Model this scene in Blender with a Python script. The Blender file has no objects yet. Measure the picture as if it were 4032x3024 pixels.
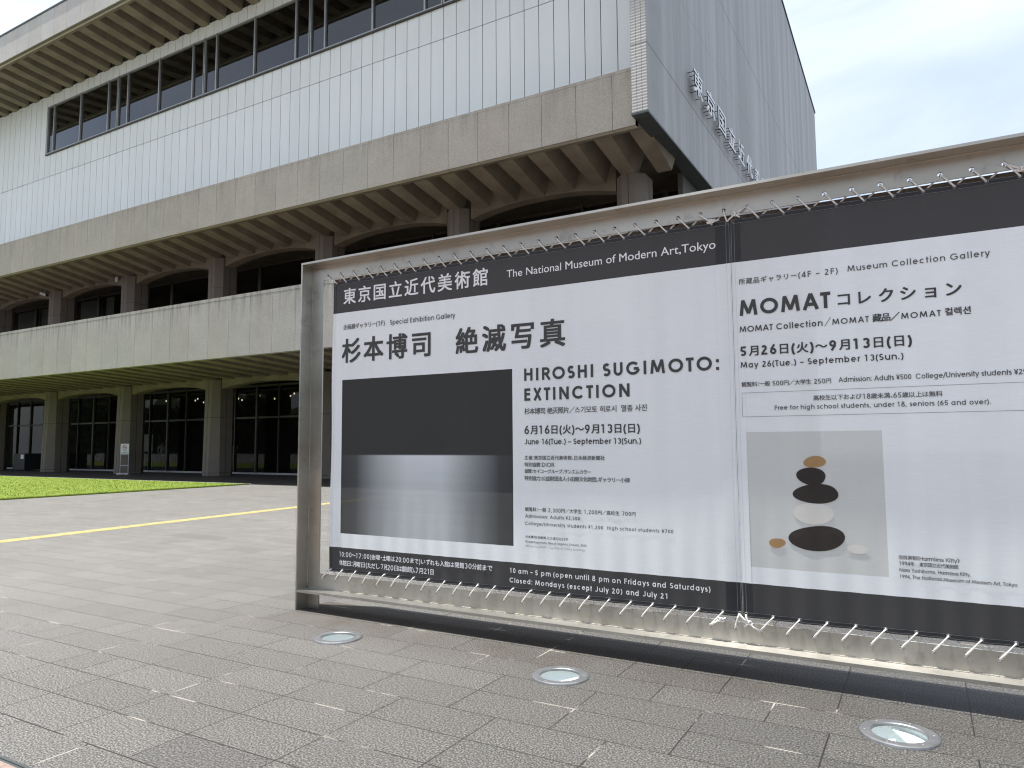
import bpy, bmesh, math, random
from mathutils import Vector, Matrix
import numpy as np
random.seed(7)
C = bpy.context.scene.collection
scene = bpy.context.scene

# ------------------------------------------------------------------ camera
cam_d = bpy.data.cameras.new('camera'); cam = bpy.data.objects.new('camera', cam_d); C.objects.link(cam)
YAW, PITCH, ROLL = math.radians(29.80923), math.radians(4.85188), math.radians(-0.34141)
_f = Vector((-math.sin(YAW)*math.cos(PITCH), math.cos(YAW)*math.cos(PITCH), math.sin(PITCH)))
_r = Vector((math.cos(YAW), math.sin(YAW), 0)); _u = _r.cross(_f)
_r2 = _r*math.cos(ROLL) + _u*math.sin(ROLL); _u2 = -_r*math.sin(ROLL) + _u*math.cos(ROLL)
cam.matrix_world = Matrix(((_r2.x, _u2.x, -_f.x, 0), (_r2.y, _u2.y, -_f.y, 0), (_r2.z, _u2.z, -_f.z, 1.55), (0, 0, 0, 1)))
cam_d.sensor_fit = 'HORIZONTAL'; cam_d.sensor_width = 36.0; cam_d.lens = 36.0*2813.739/4032.0
cam_d.clip_start = 0.05; cam_d.clip_end = 2000
scene.camera = cam

# ------------------------------------------------------------------ sun and sky
TX, TY = 0.186, 0.062                      # metres the light travels right / back for each metre it drops
sun_d = bpy.data.lights.new('sun', 'SUN'); sun = bpy.data.objects.new('sun', sun_d); C.objects.link(sun)
sun_d.energy = 4.8; sun_d.angle = math.radians(0.53); sun_d.color = (1.0, 0.965, 0.905)
sun.rotation_euler = Vector((TX, TY, -1)).to_track_quat('-Z', 'Y').to_euler()
sun.location = (-10, -5, 60)
world = bpy.data.worlds.new('World'); scene.world = world; world.use_nodes = True
wn, wl = world.node_tree.nodes, world.node_tree.links
wn.clear()
w_out = wn.new('ShaderNodeOutputWorld'); w_bg = wn.new('ShaderNodeBackground'); w_sky = wn.new('ShaderNodeTexSky')
w_sky.sky_type = 'NISHITA'; w_sky.sun_disc = False
w_sky.sun_elevation = math.atan(1/math.hypot(TX, TY)); w_sky.sun_rotation = math.atan2(-TX, -TY)
w_sky.air_density = 1.0; w_sky.dust_density = 1.6; w_sky.ozone_density = 1.0
w_bg.inputs['Strength'].default_value = 0.115
tc = wn.new('ShaderNodeTexCoord')
mp = wn.new('ShaderNodeMapping'); mp.inputs['Scale'].default_value = (1.0, 1.0, 2.6)
mp.inputs['Rotation'].default_value = (0.25, 0.35, 0.6)
nz = wn.new('ShaderNodeTexNoise'); nz.inputs['Scale'].default_value = 2.1; nz.inputs['Detail'].default_value = 7; nz.inputs['Roughness'].default_value = 0.52
nz.inputs['Distortion'].default_value = 0.35
rp = wn.new('ShaderNodeValToRGB'); rp.color_ramp.elements[0].position = 0.33; rp.color_ramp.elements[1].position = 0.66
rp.color_ramp.elements[0].color = (0.42, 0.42, 0.42, 1); rp.color_ramp.elements[1].color = (1, 1, 1, 1)
mx = wn.new('ShaderNodeMix'); mx.data_type = 'RGBA'
mx.inputs['B'].default_value = (5.5, 6.05, 6.9, 1)      # sunlit thin cloud, in the sky texture's own units
wl.new(tc.outputs['Generated'], mp.inputs['Vector']); wl.new(mp.outputs['Vector'], nz.inputs['Vector'])
wl.new(nz.outputs['Fac'], rp.inputs['Fac']); wl.new(rp.outputs['Color'], mx.inputs['Factor'])
wl.new(w_sky.outputs['Color'], mx.inputs['A']); wl.new(mx.outputs['Result'], w_bg.inputs['Color'])
wl.new(w_bg.outputs['Background'], w_out.inputs['Surface'])
scene.view_settings.view_transform = 'Standard'; scene.view_settings.look = 'None'
scene.view_settings.exposure = 0.78; scene.view_settings.gamma = 1.0
scene.cycles.max_bounces = 8; scene.cycles.diffuse_bounces = 5; scene.cycles.glossy_bounces = 4; scene.cycles.transparent_max_bounces = 12
scene.cycles.use_denoising = True; scene.cycles.filter_width = 1.15
scene.cycles.sample_clamp_indirect = 6

# ------------------------------------------------------------------ materials
class N:
    """small node-graph helper"""
    def __init__(self, name):
        self.m = bpy.data.materials.new(name); self.m.use_nodes = True
        self.t = self.m.node_tree; self.n = self.t.nodes; self.l = self.t.links
        self.b = self.n['Principled BSDF']; self.o = self.n['Material Output']
        self.tc = None
    def set(self, **k):
        for a, v in k.items():
            nm = {'color': 'Base Color', 'rough': 'Roughness', 'metal': 'Metallic', 'spec': 'Specular IOR Level', 'normal': 'Normal'}[a]
            self.link(v, self.b.inputs[nm])
        return self
    def link(self, v, sock):
        if isinstance(v, bpy.types.NodeSocket): self.l.new(v, sock)
        elif isinstance(v, tuple) and len(v) == 3 and sock.type == 'RGBA': sock.default_value = (*v, 1)
        else: sock.default_value = v
    def co(self):
        if not self.tc: self.tc = self.n.new('ShaderNodeNewGeometry')
        return self.tc.outputs['Position']
    def xyz(self):
        s = self.n.new('ShaderNodeSeparateXYZ'); self.l.new(self.co(), s.inputs[0]); return s.outputs
    def vec(self, x, y, z):
        c = self.n.new('ShaderNodeCombineXYZ')
        for v, s in zip((x, y, z), c.inputs): self.link(v, s)
        return c.outputs[0]
    def map(self, scale, vec=None):
        m = self.n.new('ShaderNodeMapping'); self.l.new(vec or self.co(), m.inputs[0]); m.inputs['Scale'].default_value = scale; return m.outputs[0]
    def noise(self, scale, detail=4, rough=0.55, vec=None, dist=0):
        t = self.n.new('ShaderNodeTexNoise'); t.inputs['Scale'].default_value = scale; t.inputs['Detail'].default_value = detail
        t.inputs['Roughness'].default_value = rough; t.inputs['Distortion'].default_value = dist
        self.l.new(vec or self.co(), t.inputs['Vector']); return t.outputs['Fac']
    def voro(self, scale, vec=None, out='Color'):
        t = self.n.new('ShaderNodeTexVoronoi'); t.inputs['Scale'].default_value = scale
        self.l.new(vec or self.co(), t.inputs['Vector']); return t.outputs[out]
    def white(self, vec):
        t = self.n.new('ShaderNodeTexWhiteNoise'); t.noise_dimensions = '3D'; self.l.new(vec, t.inputs['Vector']); return t.outputs['Value']
    def ramp(self, fac, *stops):
        r = self.n.new('ShaderNodeValToRGB'); self.link(fac, r.inputs[0]); e = r.color_ramp.elements
        while len(e) < len(stops): e.new(0.5)
        for el, (p, c) in zip(e, stops):
            el.position = p; el.color = (*c, 1) if isinstance(c, tuple) else (c, c, c, 1)
        return r.outputs[0]
    def mix(self, f, a, b, mode='MIX'):
        m = self.n.new('ShaderNodeMix'); m.data_type = 'RGBA'; m.blend_type = mode
        self.link(f, m.inputs['Factor']); self.link(a, m.inputs['A']); self.link(b, m.inputs['B']); return m.outputs['Result']
    def math(self, op, a, b=0.0, c=0.0):
        m = self.n.new('ShaderNodeMath'); m.operation = op
        for v, s in zip((a, b, c), m.inputs): self.link(v, s)
        return m.outputs[0]
    def bump(self, h, strength=0.3, dist=0.01):
        b = self.n.new('ShaderNodeBump'); self.link(h, b.inputs['Height']); b.inputs['Strength'].default_value = strength; b.inputs['Distance'].default_value = dist
        return b.outputs[0]

def plain(name, color, rough=0.6, metal=0.0, vary=0.12, scale=3.0, spec=0.5, bump=0.0, bscale=60):
    g = N(name); n = g.noise(scale, 5)
    lo = tuple(c*(1-vary) for c in color); hi = tuple(min(1, c*(1+vary)) for c in color)
    g.set(color=g.ramp(n, (0.3, lo), (0.7, hi)), rough=rough, metal=metal, spec=spec)
    if bump: g.set(normal=g.bump(g.noise(bscale, 3), bump, 0.01))
    return g.m

def concrete(name, color, stain=0.0, ztop=0.0, panel=(0.0, 1.304), grain=1.0, tint=0.04):
    """exposed-aggregate precast: grain, tone changes from panel to panel, rain streaks under the top edge"""
    g = N(name); x, y, z = g.xyz()
    idx = g.math('FLOOR', g.math('DIVIDE', g.math('SUBTRACT', x, panel[0]), panel[1]))
    rnd = g.white(g.vec(idx, 3.3, 1.7)); rnd2 = g.white(g.vec(idx, 9.1, 4.2))
    base = g.mix(rnd, tuple(c*0.95 for c in color), tuple(c*1.05 for c in color))
    base = g.mix(g.math('MULTIPLY', rnd2, 0.35), base, (color[0]*1.06, color[1]*0.97, color[2]*0.93))
    sp = g.noise(26, 3, 0.7); base = g.mix(1.0, base, g.ramp(sp, (0.28, 1-0.2*grain), (0.72, 1+0.14*grain)), 'MULTIPLY')
    big = g.noise(0.9, 4); base = g.mix(1.0, base, g.ramp(big, (0.3, 0.93), (0.7, 1.05)), 'MULTIPLY')
    if stain:
        st = g.noise(1.0, 5, 0.6, g.map((5.5, 5.5, 0.35)))
        dep = g.math('SUBTRACT', 1.0, g.math('DIVIDE', g.math('SUBTRACT', ztop, z), 1.7)); dep.node.use_clamp = True
        f = g.math('MULTIPLY', g.ramp(st, (0.45, 0.0), (0.68, 1.0)), g.math('POWER', dep, 1.6))
        base = g.mix(g.math('MULTIPLY', f, stain), base, (color[0]*0.42, color[1]*0.42, color[2]*0.43))
    g.set(color=base, rough=0.9, spec=0.25, normal=g.bump(g.noise(30, 3, 0.75), 0.55*grain, 0.02))
    return g.m

M = {}
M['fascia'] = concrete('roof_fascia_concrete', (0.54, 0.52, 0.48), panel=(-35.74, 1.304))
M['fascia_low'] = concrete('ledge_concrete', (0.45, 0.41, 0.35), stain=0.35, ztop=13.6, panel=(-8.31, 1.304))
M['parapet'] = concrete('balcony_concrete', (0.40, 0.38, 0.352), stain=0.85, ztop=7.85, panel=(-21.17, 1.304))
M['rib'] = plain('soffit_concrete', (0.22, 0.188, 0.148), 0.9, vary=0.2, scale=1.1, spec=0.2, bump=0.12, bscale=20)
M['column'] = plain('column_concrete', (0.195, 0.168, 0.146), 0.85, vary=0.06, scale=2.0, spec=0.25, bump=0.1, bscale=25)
M['joint'] = plain('sealant', (0.035, 0.03, 0.028), 0.9)
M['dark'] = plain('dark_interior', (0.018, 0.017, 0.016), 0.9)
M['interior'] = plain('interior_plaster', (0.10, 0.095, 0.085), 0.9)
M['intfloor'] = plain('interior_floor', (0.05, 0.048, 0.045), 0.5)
M['frame'] = plain('bronze_frame', (0.06, 0.055, 0.046), 0.45, 0.3)
M['alu'] = plain('grey_aluminium', (0.36, 0.355, 0.34), 0.4, 0.6)
M['sill'] = plain('pale_stone', (0.42, 0.43, 0.44), 0.7)
M['coping'] = plain('dark_metal', (0.075, 0.085, 0.085), 0.5, 0.4)
M['blind'] = plain('grey_blind', (0.30, 0.32, 0.29), 0.85, vary=0.04)
M['white_letter'] = plain('painted_letter', (0.82, 0.83, 0.84), 0.45, vary=0.02)
M['black_plastic'] = plain('black_plastic', (0.012, 0.013, 0.015), 0.6)
M['white_paint'] = plain('white_paint', (0.74, 0.76, 0.77), 0.5, vary=0.03)
M['grey_paint'] = plain('grey_paint', (0.5, 0.52, 0.53), 0.5, vary=0.03)
M['paper'] = plain('paper', (0.72, 0.72, 0.72), 0.8, vary=0.03)
M['red'] = plain('prohibition_red', (0.33, 0.10, 0.10), 0.6)
M['rope'] = plain('white_rope', (0.80, 0.79, 0.76), 0.8, vary=0.12, scale=60, bump=0.5, bscale=400)
M['skin'] = plain('skin', (0.5, 0.33, 0.25), 0.6)
M['hair'] = plain('hair', (0.02, 0.017, 0.015), 0.6)
M['shirt'] = plain('shirt_cloth', (0.55, 0.58, 0.58), 0.85)
M['trousers'] = plain('trouser_cloth', (0.03, 0.03, 0.035), 0.85)

# white vertical panels
g = N('white_wall_panel'); x, y, z = g.xyz()
idx = g.math('FLOOR', g.math('DIVIDE', g.math('SUBTRACT', x, -9.07), 0.652)); rw = g.math('GREATER_THAN', z, 18.775)
rnd = g.white(g.vec(idx, rw, 0.5))
base = g.mix(rnd, (0.785, 0.805, 0.775), (0.81, 0.828, 0.80))
base = g.mix(rw, base, g.mix(rnd, (0.755, 0.765, 0.735), (0.785, 0.795, 0.765)))  # upper row tinted duller for the shade below the eave
st = g.noise(1.0, 4, 0.6, g.map((2.2, 2.2, 0.22)))
base = g.mix(1.0, base, g.ramp(st, (0.3, 0.965), (0.7, 1.015)), 'MULTIPLY')
g.set(color=base, rough=0.55, spec=0.35); M['panel'] = g.m

# ribbed tile of the end wall: ribs run up the long side, across on the narrow front
g = N('ribbed_tile'); x, y, z = g.xyz()
nrm = g.n.new('ShaderNodeSeparateXYZ'); g.l.new(g.tc.outputs['Normal'], nrm.inputs[0])
side = g.math('GREATER_THAN', g.math('ABSOLUTE', nrm.outputs[0]), 0.7)
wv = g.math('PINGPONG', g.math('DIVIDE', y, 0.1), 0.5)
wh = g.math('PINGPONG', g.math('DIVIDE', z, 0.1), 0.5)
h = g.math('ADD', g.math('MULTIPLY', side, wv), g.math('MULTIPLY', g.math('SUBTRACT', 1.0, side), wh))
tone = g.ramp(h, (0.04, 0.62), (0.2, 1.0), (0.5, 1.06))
ty = g.math('FLOOR', g.math('DIVIDE', y, 0.62)); tz = g.math('FLOOR', g.math('DIVIDE', z, 3.57))
streak = g.noise(1.0, 6, 0.62, g.map((1.0, 0.85, 0.035))); streak2 = g.noise(1.0, 4, 0.7, g.map((1.0, 4.0, 0.30)))
base = g.mix(g.ramp(streak, (0.42, 0.0), (0.72, 1.0)), (0.345, 0.34, 0.33), (0.53, 0.525, 0.515))
base = g.mix(g.math('MULTIPLY', g.ramp(streak2, (0.60, 0.0), (0.78, 1.0)), 0.5), base, (0.16, 0.16, 0.16))
front = g.mix(g.noise(14, 3), (0.42, 0.40, 0.375), (0.56, 0.54, 0.51))
base = g.mix(side, front, base)
base = g.mix(1.0, base, tone, 'MULTIPLY')
for zz in (14.25, 17.82, 21.4):
    d = g.math('LESS_THAN', g.math('ABSOLUTE', g.math('SUBTRACT', z, zz)), 0.025)
    base = g.mix(g.math('MULTIPLY', d, 0.65 if zz != 17.82 else 0.25), base, (0.07, 0.07, 0.075))
colj = g.math('LESS_THAN', g.math('PINGPONG', g.math('ADD', x, 7.0), 0.0885), 0.009)
base = g.mix(g.math('MULTIPLY', g.math('MULTIPLY', colj, g.math('SUBTRACT', 1.0, side)), 0.7), base, (0.1, 0.095, 0.09))
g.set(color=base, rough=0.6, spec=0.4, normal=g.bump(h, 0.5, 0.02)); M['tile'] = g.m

# stainless steel of the sign frame: brushed lengthwise, so posts and beams stretch what they mirror across their length
def steel(name, tangent):
    g = N(name)
    n1 = g.noise(1.0, 5, 0.6, g.map((1.2, 1.2, 3.0))); st = g.noise(7.0, 6, 0.7)
    base = g.mix(g.ramp(n1, (0.3, 0.0), (0.7, 1.0)), (0.37, 0.354, 0.312), (0.49, 0.474, 0.43))
    base = g.mix(g.math('MULTIPLY', g.ramp(st, (0.56, 0.0), (0.76, 1.0)), 0.6), base, (0.16, 0.14, 0.11))
    g.set(color=base, rough=g.math('ADD', g.math('MULTIPLY', n1, 0.16), 0.24), metal=g.math('SUBTRACT', 0.95, g.math('MULTIPLY', st, 0.3)))
    g.b.inputs['Anisotropic'].default_value = 0.75; g.l.new(g.vec(*tangent), g.b.inputs['Tangent'])
    return g.m
M['steel'] = steel('brushed_steel_beam', (0.05, 0.7, 0.7)); M['steel_post'] = steel('brushed_steel_post', (0.7, 0.7, 0.02))
M['rust_bar'] = plain('stained_bar', (0.24, 0.19, 0.155), 0.9, vary=0.3, scale=45)
g = N('weld_bead'); g.set(color=g.ramp(g.noise(90, 4, 0.7), (0.35, (0.40, 0.375, 0.32)), (0.62, (0.56, 0.53, 0.46))), rough=0.5, metal=0.35, normal=g.bump(g.noise(160, 3), 0.9, 0.01)); M['weld'] = g.m
g = N('rim_steel'); g.set(color=g.ramp(g.noise(14, 5, 0.6), (0.3, (0.17, 0.175, 0.185)), (0.7, (0.26, 0.265, 0.275))), rough=0.48, metal=0.75, normal=g.bump(g.noise(300, 2), 0.08, 0.002)); M['rim'] = g.m

def cloth(name, color, see=0.05, rough=0.75, vary=0.03, sheen=0.0):
    """open-weave vinyl mesh: mostly printed film, a little light through it and a few per cent of open holes"""
    g = N(name)
    weave = g.noise(1.0, 3, 0.7, g.map((9, 1, 160)))
    col = g.mix(g.ramp(weave, (0.3, 0.0), (0.7, 1.0)), tuple(c*(1-vary) for c in color), tuple(min(1, c*(1+vary)) for c in color)) if isinstance(color, tuple) else color
    if isinstance(color, tuple):
        col = g.mix(1.0, col, g.ramp(g.noise(1.0, 4, 0.6, g.map((4.5, 1, 0.22))), (0.3, 0.955), (0.7, 1.02)), 'MULTIPLY')
        col = g.mix(g.math('MULTIPLY', g.ramp(g.noise(2.6, 6, 0.72), (0.62, 0.0), (0.80, 1.0)), 0.10), col, (0.30, 0.29, 0.27))
    g.set(color=col, rough=rough, spec=0.35)
    tl = g.n.new('ShaderNodeBsdfTranslucent'); g.link(col, tl.inputs['Color'])
    ms = g.n.new('ShaderNodeMixShader'); ms.inputs[0].default_value = 0.10
    g.l.new(g.b.outputs[0], ms.inputs[1]); g.l.new(tl.outputs[0], ms.inputs[2])
    tr = g.n.new('ShaderNodeBsdfTransparent'); m2 = g.n.new('ShaderNodeMixShader'); m2.inputs[0].default_value = see
    g.l.new(ms.outputs[0], m2.inputs[1]); g.l.new(tr.outputs[0], m2.inputs[2]); g.l.new(m2.outputs[0], g.o.inputs[0])
    return g
M['cloth_white'] = cloth('banner_white', (0.84, 0.865, 0.875)).m
M['cloth_dark'] = cloth('banner_charcoal', (0.056, 0.055, 0.055), 0.004, 0.6).m
M['hem_dark'] = cloth('banner_hem_dark', (0.030, 0.031, 0.034), 0.0, 0.5).m
M['hem_white'] = cloth('banner_hem_white', (0.84, 0.865, 0.875), 0.0).m
M['stitch'] = plain('stitching', (0.20, 0.20, 0.21), 0.7)
M['stitch_w'] = plain('stitching_white', (0.6, 0.61, 0.63), 0.7)
M['ink_white'] = plain('print_white', (0.80, 0.80, 0.81), 0.7, vary=0.0)
M['ink_black'] = plain('print_black', (0.048, 0.050, 0.050), 0.7, vary=0.0)
M['ink_grey'] = plain('print_dark_grey', (0.085, 0.088, 0.09), 0.7, vary=0.0)
M['ink_pale'] = plain('print_mid_grey', (0.24, 0.24, 0.25), 0.7, vary=0.0)

# first printed picture: a plain dark field over a paler one that fades out at both sides
g = cloth('picture_dark_and_pale', (0.1, 0.1, 0.1)); x, y, z = g.xyz()
u = g.math('DIVIDE', g.math('ADD', x, 4.815), 1.878)
ed = g.ramp(u, (0.0, 0.045), (0.10, 0.07), (0.25, 0.40), (0.42, 0.66), (0.62, 0.66), (0.78, 0.30), (0.93, 0.055), (1.0, 0.045))
fine = g.noise(1.0, 4, 0.6, g.map((0.5, 1, 26)))
low = g.mix(1.0, ed, g.ramp(fine, (0.3, 0.96), (0.7, 1.03)), 'MULTIPLY')
low = g.mix(1.0, low, (0.94, 1.0, 1.03), 'MULTIPLY')
low = g.mix(1.0, low, g.ramp(g.math('DIVIDE', g.math('SUBTRACT', z, 0.727), 0.74), (0.0, 0.80), (0.35, 0.82), (1.0, 1.12)), 'MULTIPLY')
upc = (0.035, 0.036, 0.035)
edge = g.ramp(g.math('MULTIPLY', g.math('SUBTRACT', z, 1.40), 10.0), (0.56, 0.0), (0.68, 1.0))
pic = g.mix(edge, low, upc)
g.link(pic, g.b.inputs['Base Color'])
M['picture_sea'] = g.m
M['picture_pale'] = cloth('picture_pale', (0.635, 0.645, 0.615)).m
M['pic_brown'] = cloth('picture_brown', (0.034, 0.026, 0.023)).m
M['pic_ochre'] = cloth('picture_ochre', (0.42, 0.25, 0.11)).m
M['pic_cream'] = cloth('picture_cream', (0.72, 0.70, 0.655)).m

# granite paving, 0.3356 m courses laid along the sign, random breaks
g = N('granite_paving'); x, y, z = g.xyz(); TW = 0.3356
row = g.math('FLOOR', g.math('DIVIDE', g.math('SUBTRACT', y, 4.953), TW))
fy = g.math('FRACT', g.math('DIVIDE', g.math('SUBTRACT', y, 4.953), TW))
off = g.math('MULTIPLY', g.math('FLOOR', g.math('MULTIPLY', g.white(g.vec(row, 1.5, 0.5)), 4.0)), 0.5)
ux = g.math('ADD', g.math('DIVIDE', g.math('ADD', x, 1.851), TW*2), off)
col = g.math('FLOOR', ux); fx = g.math('FRACT', ux)
split = g.math('GREATER_THAN', g.white(g.vec(col, row, 8.5)), 0.86)          # some slabs are cut in two
fx2 = g.math('FRACT', g.math('MULTIPLY', fx, 2.0))
ex = g.math('MULTIPLY', g.math('MINIMUM', fx, g.math('SUBTRACT', 1.0, fx)), TW*2)
ex2 = g.math('ADD', g.math('MULTIPLY', g.math('MINIMUM', fx2, g.math('SUBTRACT', 1.0, fx2)), TW), g.math('MULTIPLY', g.math('SUBTRACT', 1.0, split), 9.0))
ey = g.math('MULTIPLY', g.math('MINIMUM', fy, g.math('SUBTRACT', 1.0, fy)), TW)
e = g.math('MINIMUM', g.math('MINIMUM', ex, ex2), ey)
half = g.math('MULTIPLY', split, g.math('GREATER_THAN', fx, 0.5))
tid = g.vec(col, row, half)
r1 = g.white(tid); r2 = g.white(g.vec(g.math('ADD', col, 31.7), row, half))
sp = g.noise(95, 3, 0.72); sp2 = g.noise(230, 2, 0.6); vo = g.voro(150, out='Distance')
base = g.ramp(sp, (0.36, (0.022, 0.020, 0.018)), (0.46, (0.082, 0.077, 0.070)), (0.54, (0.25, 0.242, 0.227)), (0.63, (0.48, 0.47, 0.445)))
base = g.mix(1.0, base, g.ramp(sp2, (0.3, 0.80), (0.7, 1.2)), 'MULTIPLY')
base = g.mix(1.0, base, g.ramp(r1, (0.0, 0.92), (1.0, 1.07)), 'MULTIPLY')
base = g.mix(g.math('MULTIPLY', g.math('GREATER_THAN', r2, 0.972), 0.45), base, g.mix(1.0, base, (0.68, 0.68, 0.72), 'MULTIPLY'))
dirt = g.noise(0.55, 5, 0.6)
base = g.mix(g.math('MULTIPLY', g.ramp(dirt, (0.4, 0.0), (0.72, 1.0)), 0.5), base, g.mix(1.0, base, (0.82, 0.79, 0.75), 'MULTIPLY'))
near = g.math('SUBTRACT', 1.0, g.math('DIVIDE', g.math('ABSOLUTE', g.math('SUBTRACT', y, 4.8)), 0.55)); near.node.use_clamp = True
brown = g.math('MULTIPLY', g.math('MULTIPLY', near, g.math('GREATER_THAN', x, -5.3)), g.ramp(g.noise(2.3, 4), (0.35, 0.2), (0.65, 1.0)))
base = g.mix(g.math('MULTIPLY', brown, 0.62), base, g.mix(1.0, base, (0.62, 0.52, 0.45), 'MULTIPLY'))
leftward = g.math('DIVIDE', g.math('SUBTRACT', -0.5, x), 8.5); leftward.node.use_clamp = True      # stone gets paler towards the left
base = g.mix(1.0, base, g.ramp(leftward, (0.0, 0.40), (0.45, 0.62), (1.0, 0.86)), 'MULTIPLY')
under = g.math('MULTIPLY', g.math('MULTIPLY', g.math('GREATER_THAN', y, 5.0), g.math('LESS_THAN', y, 5.42)), g.math('GREATER_THAN', x, -5.2))  # deepens the sign's shadow in the stone colour
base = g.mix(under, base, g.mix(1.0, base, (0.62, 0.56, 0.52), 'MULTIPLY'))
scuff = g.ramp(g.noise(3.3, 6, 0.7, None, 1.5), (0.68, 0.0), (0.80, 1.0))
base = g.mix(g.math('MULTIPLY', scuff, 0.22), base, (0.5, 0.49, 0.46))
gum = g.math('LESS_THAN', g.voro(1.7, out='Distance'), 0.022)
base = g.mix(g.math('MULTIPLY', gum, 0.7), base, (0.03, 0.028, 0.026))
jm = g.ramp(g.math('MULTIPLY', e, 100.0), (0.34, 1.0), (0.52, 0.0))
lime = g.ramp(g.noise(2.1, 3, 0.6), (0.575, 0.0), (0.63, 1.0))
jcol = g.mix(lime, (0.014, 0.012, 0.010), (0.36, 0.335, 0.285))
base = g.mix(jm, base, jcol)
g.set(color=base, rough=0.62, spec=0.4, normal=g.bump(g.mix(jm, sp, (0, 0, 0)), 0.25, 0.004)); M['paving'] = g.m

g = N('porch_tile'); br = g.n.new('ShaderNodeTexBrick'); g.l.new(g.co(), br.inputs['Vector']); br.inputs['Scale'].default_value = 1.0
br.inputs['Brick Width'].default_value = 0.34; br.inputs['Row Height'].default_value = 0.34; br.inputs['Mortar Size'].default_value = 0.012; br.offset = 0.0
br.inputs['Color1'].default_value = (0.05, 0.042, 0.038, 1); br.inputs['Color2'].default_value = (0.038, 0.032, 0.029, 1); br.inputs['Mortar'].default_value = (0.07, 0.062, 0.055, 1)
g.set(color=br.outputs[0], rough=0.6); M['porch'] = g.m
g = N('red_brick_paving'); g.set(color=g.ramp(g.noise(40, 4), (0.3, (0.18, 0.125, 0.105)), (0.7, (0.30, 0.22, 0.19))), rough=0.85); M['brick'] = g.m
g = N('grass_ground')
gr = g.noise(1.0, 5, 0.65, g.map((1.2, 2.6, 1.0))); g2 = g.noise(34, 3, 0.7)
base = g.mix(g.ramp(gr, (0.3, 0.0), (0.7, 1.0)), (0.120, 0.185, 0.022), (0.190, 0.245, 0.034))
base = g.mix(1.0, base, g.ramp(g2, (0.25, 0.82), (0.75, 1.15)), 'MULTIPLY')
g.set(color=base, rough=0.8, spec=0.25, normal=g.bump(g2, 0.6, 0.03)); M['lawn'] = g.m
g = N('grass_blade'); n = g.noise(1.0, 4, 0.65, g.map((1.2, 2.6, 1.0)))
c = g.ramp(n, (0.3, (0.140, 0.205, 0.022)), (0.7, (0.215, 0.27, 0.036))); g.set(color=c, rough=0.6, spec=0.3)
tl = g.n.new('ShaderNodeBsdfTranslucent'); g.link(c, tl.inputs['Color']); ms = g.n.new('ShaderNodeMixShader'); ms.inputs[0].default_value = 0.35
g.l.new(g.b.outputs[0], ms.inputs[1]); g.l.new(tl.outputs[0], ms.inputs[2]); g.l.new(ms.outputs[0], g.o.inputs[0]); M['blade'] = g.m
M['edging'] = plain('pale_edging', (0.40, 0.40, 0.37), 0.8)
g = N('yellow_tactile'); g.set(color=g.ramp(g.noise(9, 5, 0.7), (0.34, (0.36, 0.32, 0.18)), (0.46, (0.56, 0.48, 0.22)), (0.7, (0.66, 0.57, 0.28))), rough=0.7, spec=0.3); M['tactile'] = g.m
g = N('unseen_foliage'); c = g.ramp(g.noise(0.7, 4), (0.3, (0.018, 0.032, 0.010)), (0.7, (0.06, 0.085, 0.025))); g.set(color=c, rough=0.7); M['unseen_foliage'] = g.m

def glass(name, tint=(0.55, 0.56, 0.55), refl=1.0, base=0.5):
    g = N(name); g.n.remove(g.b)
    tr = g.n.new('ShaderNodeBsdfTransparent'); tr.inputs[0].default_value = (*tint, 1)
    gl = g.n.new('ShaderNodeBsdfGlossy'); gl.inputs['Color'].default_value = (refl, refl, refl*1.02, 1); gl.inputs['Roughness'].default_value = 0.02
    lw = g.n.new('ShaderNodeLayerWeight'); lw.inputs['Blend'].default_value = 0.5
    sch = g.math('ADD', 0.042, g.math('MULTIPLY', g.math('POWER', lw.outputs['Facing'], 5.0), 0.95))
    ms = g.n.new('ShaderNodeMixShader'); g.l.new(g.math('MULTIPLY', sch, base), ms.inputs[0])
    g.l.new(tr.outputs[0], ms.inputs[1]); g.l.new(gl.outputs[0], ms.inputs[2]); g.l.new(ms.outputs[0], g.o.inputs[0])
    return g.m
M['glass_up'] = glass('tinted_glass', (0.30, 0.29, 0.27), 1.0, 1.6)
M['glass_low'] = glass('shopfront_glass', (0.5, 0.51, 0.5), 0.8, 0.7)
M['lamp_glass'] = glass('lamp_glass', (0.95, 0.985, 0.98), 1.0, 1.0)
g = N('lamp_reflector'); g.set(color=(0.86, 0.89, 0.885), rough=0.4, metal=0.0, normal=g.bump(g.noise(120, 3), 0.25, 0.004)); M['reflector'] = g.m
g = N('downlight_lens'); g.b.inputs['Emission Color'].default_value = (1, 0.85, 0.65, 1); g.b.inputs['Emission Strength'].default_value = 0.8; M['lens'] = g.m

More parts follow.
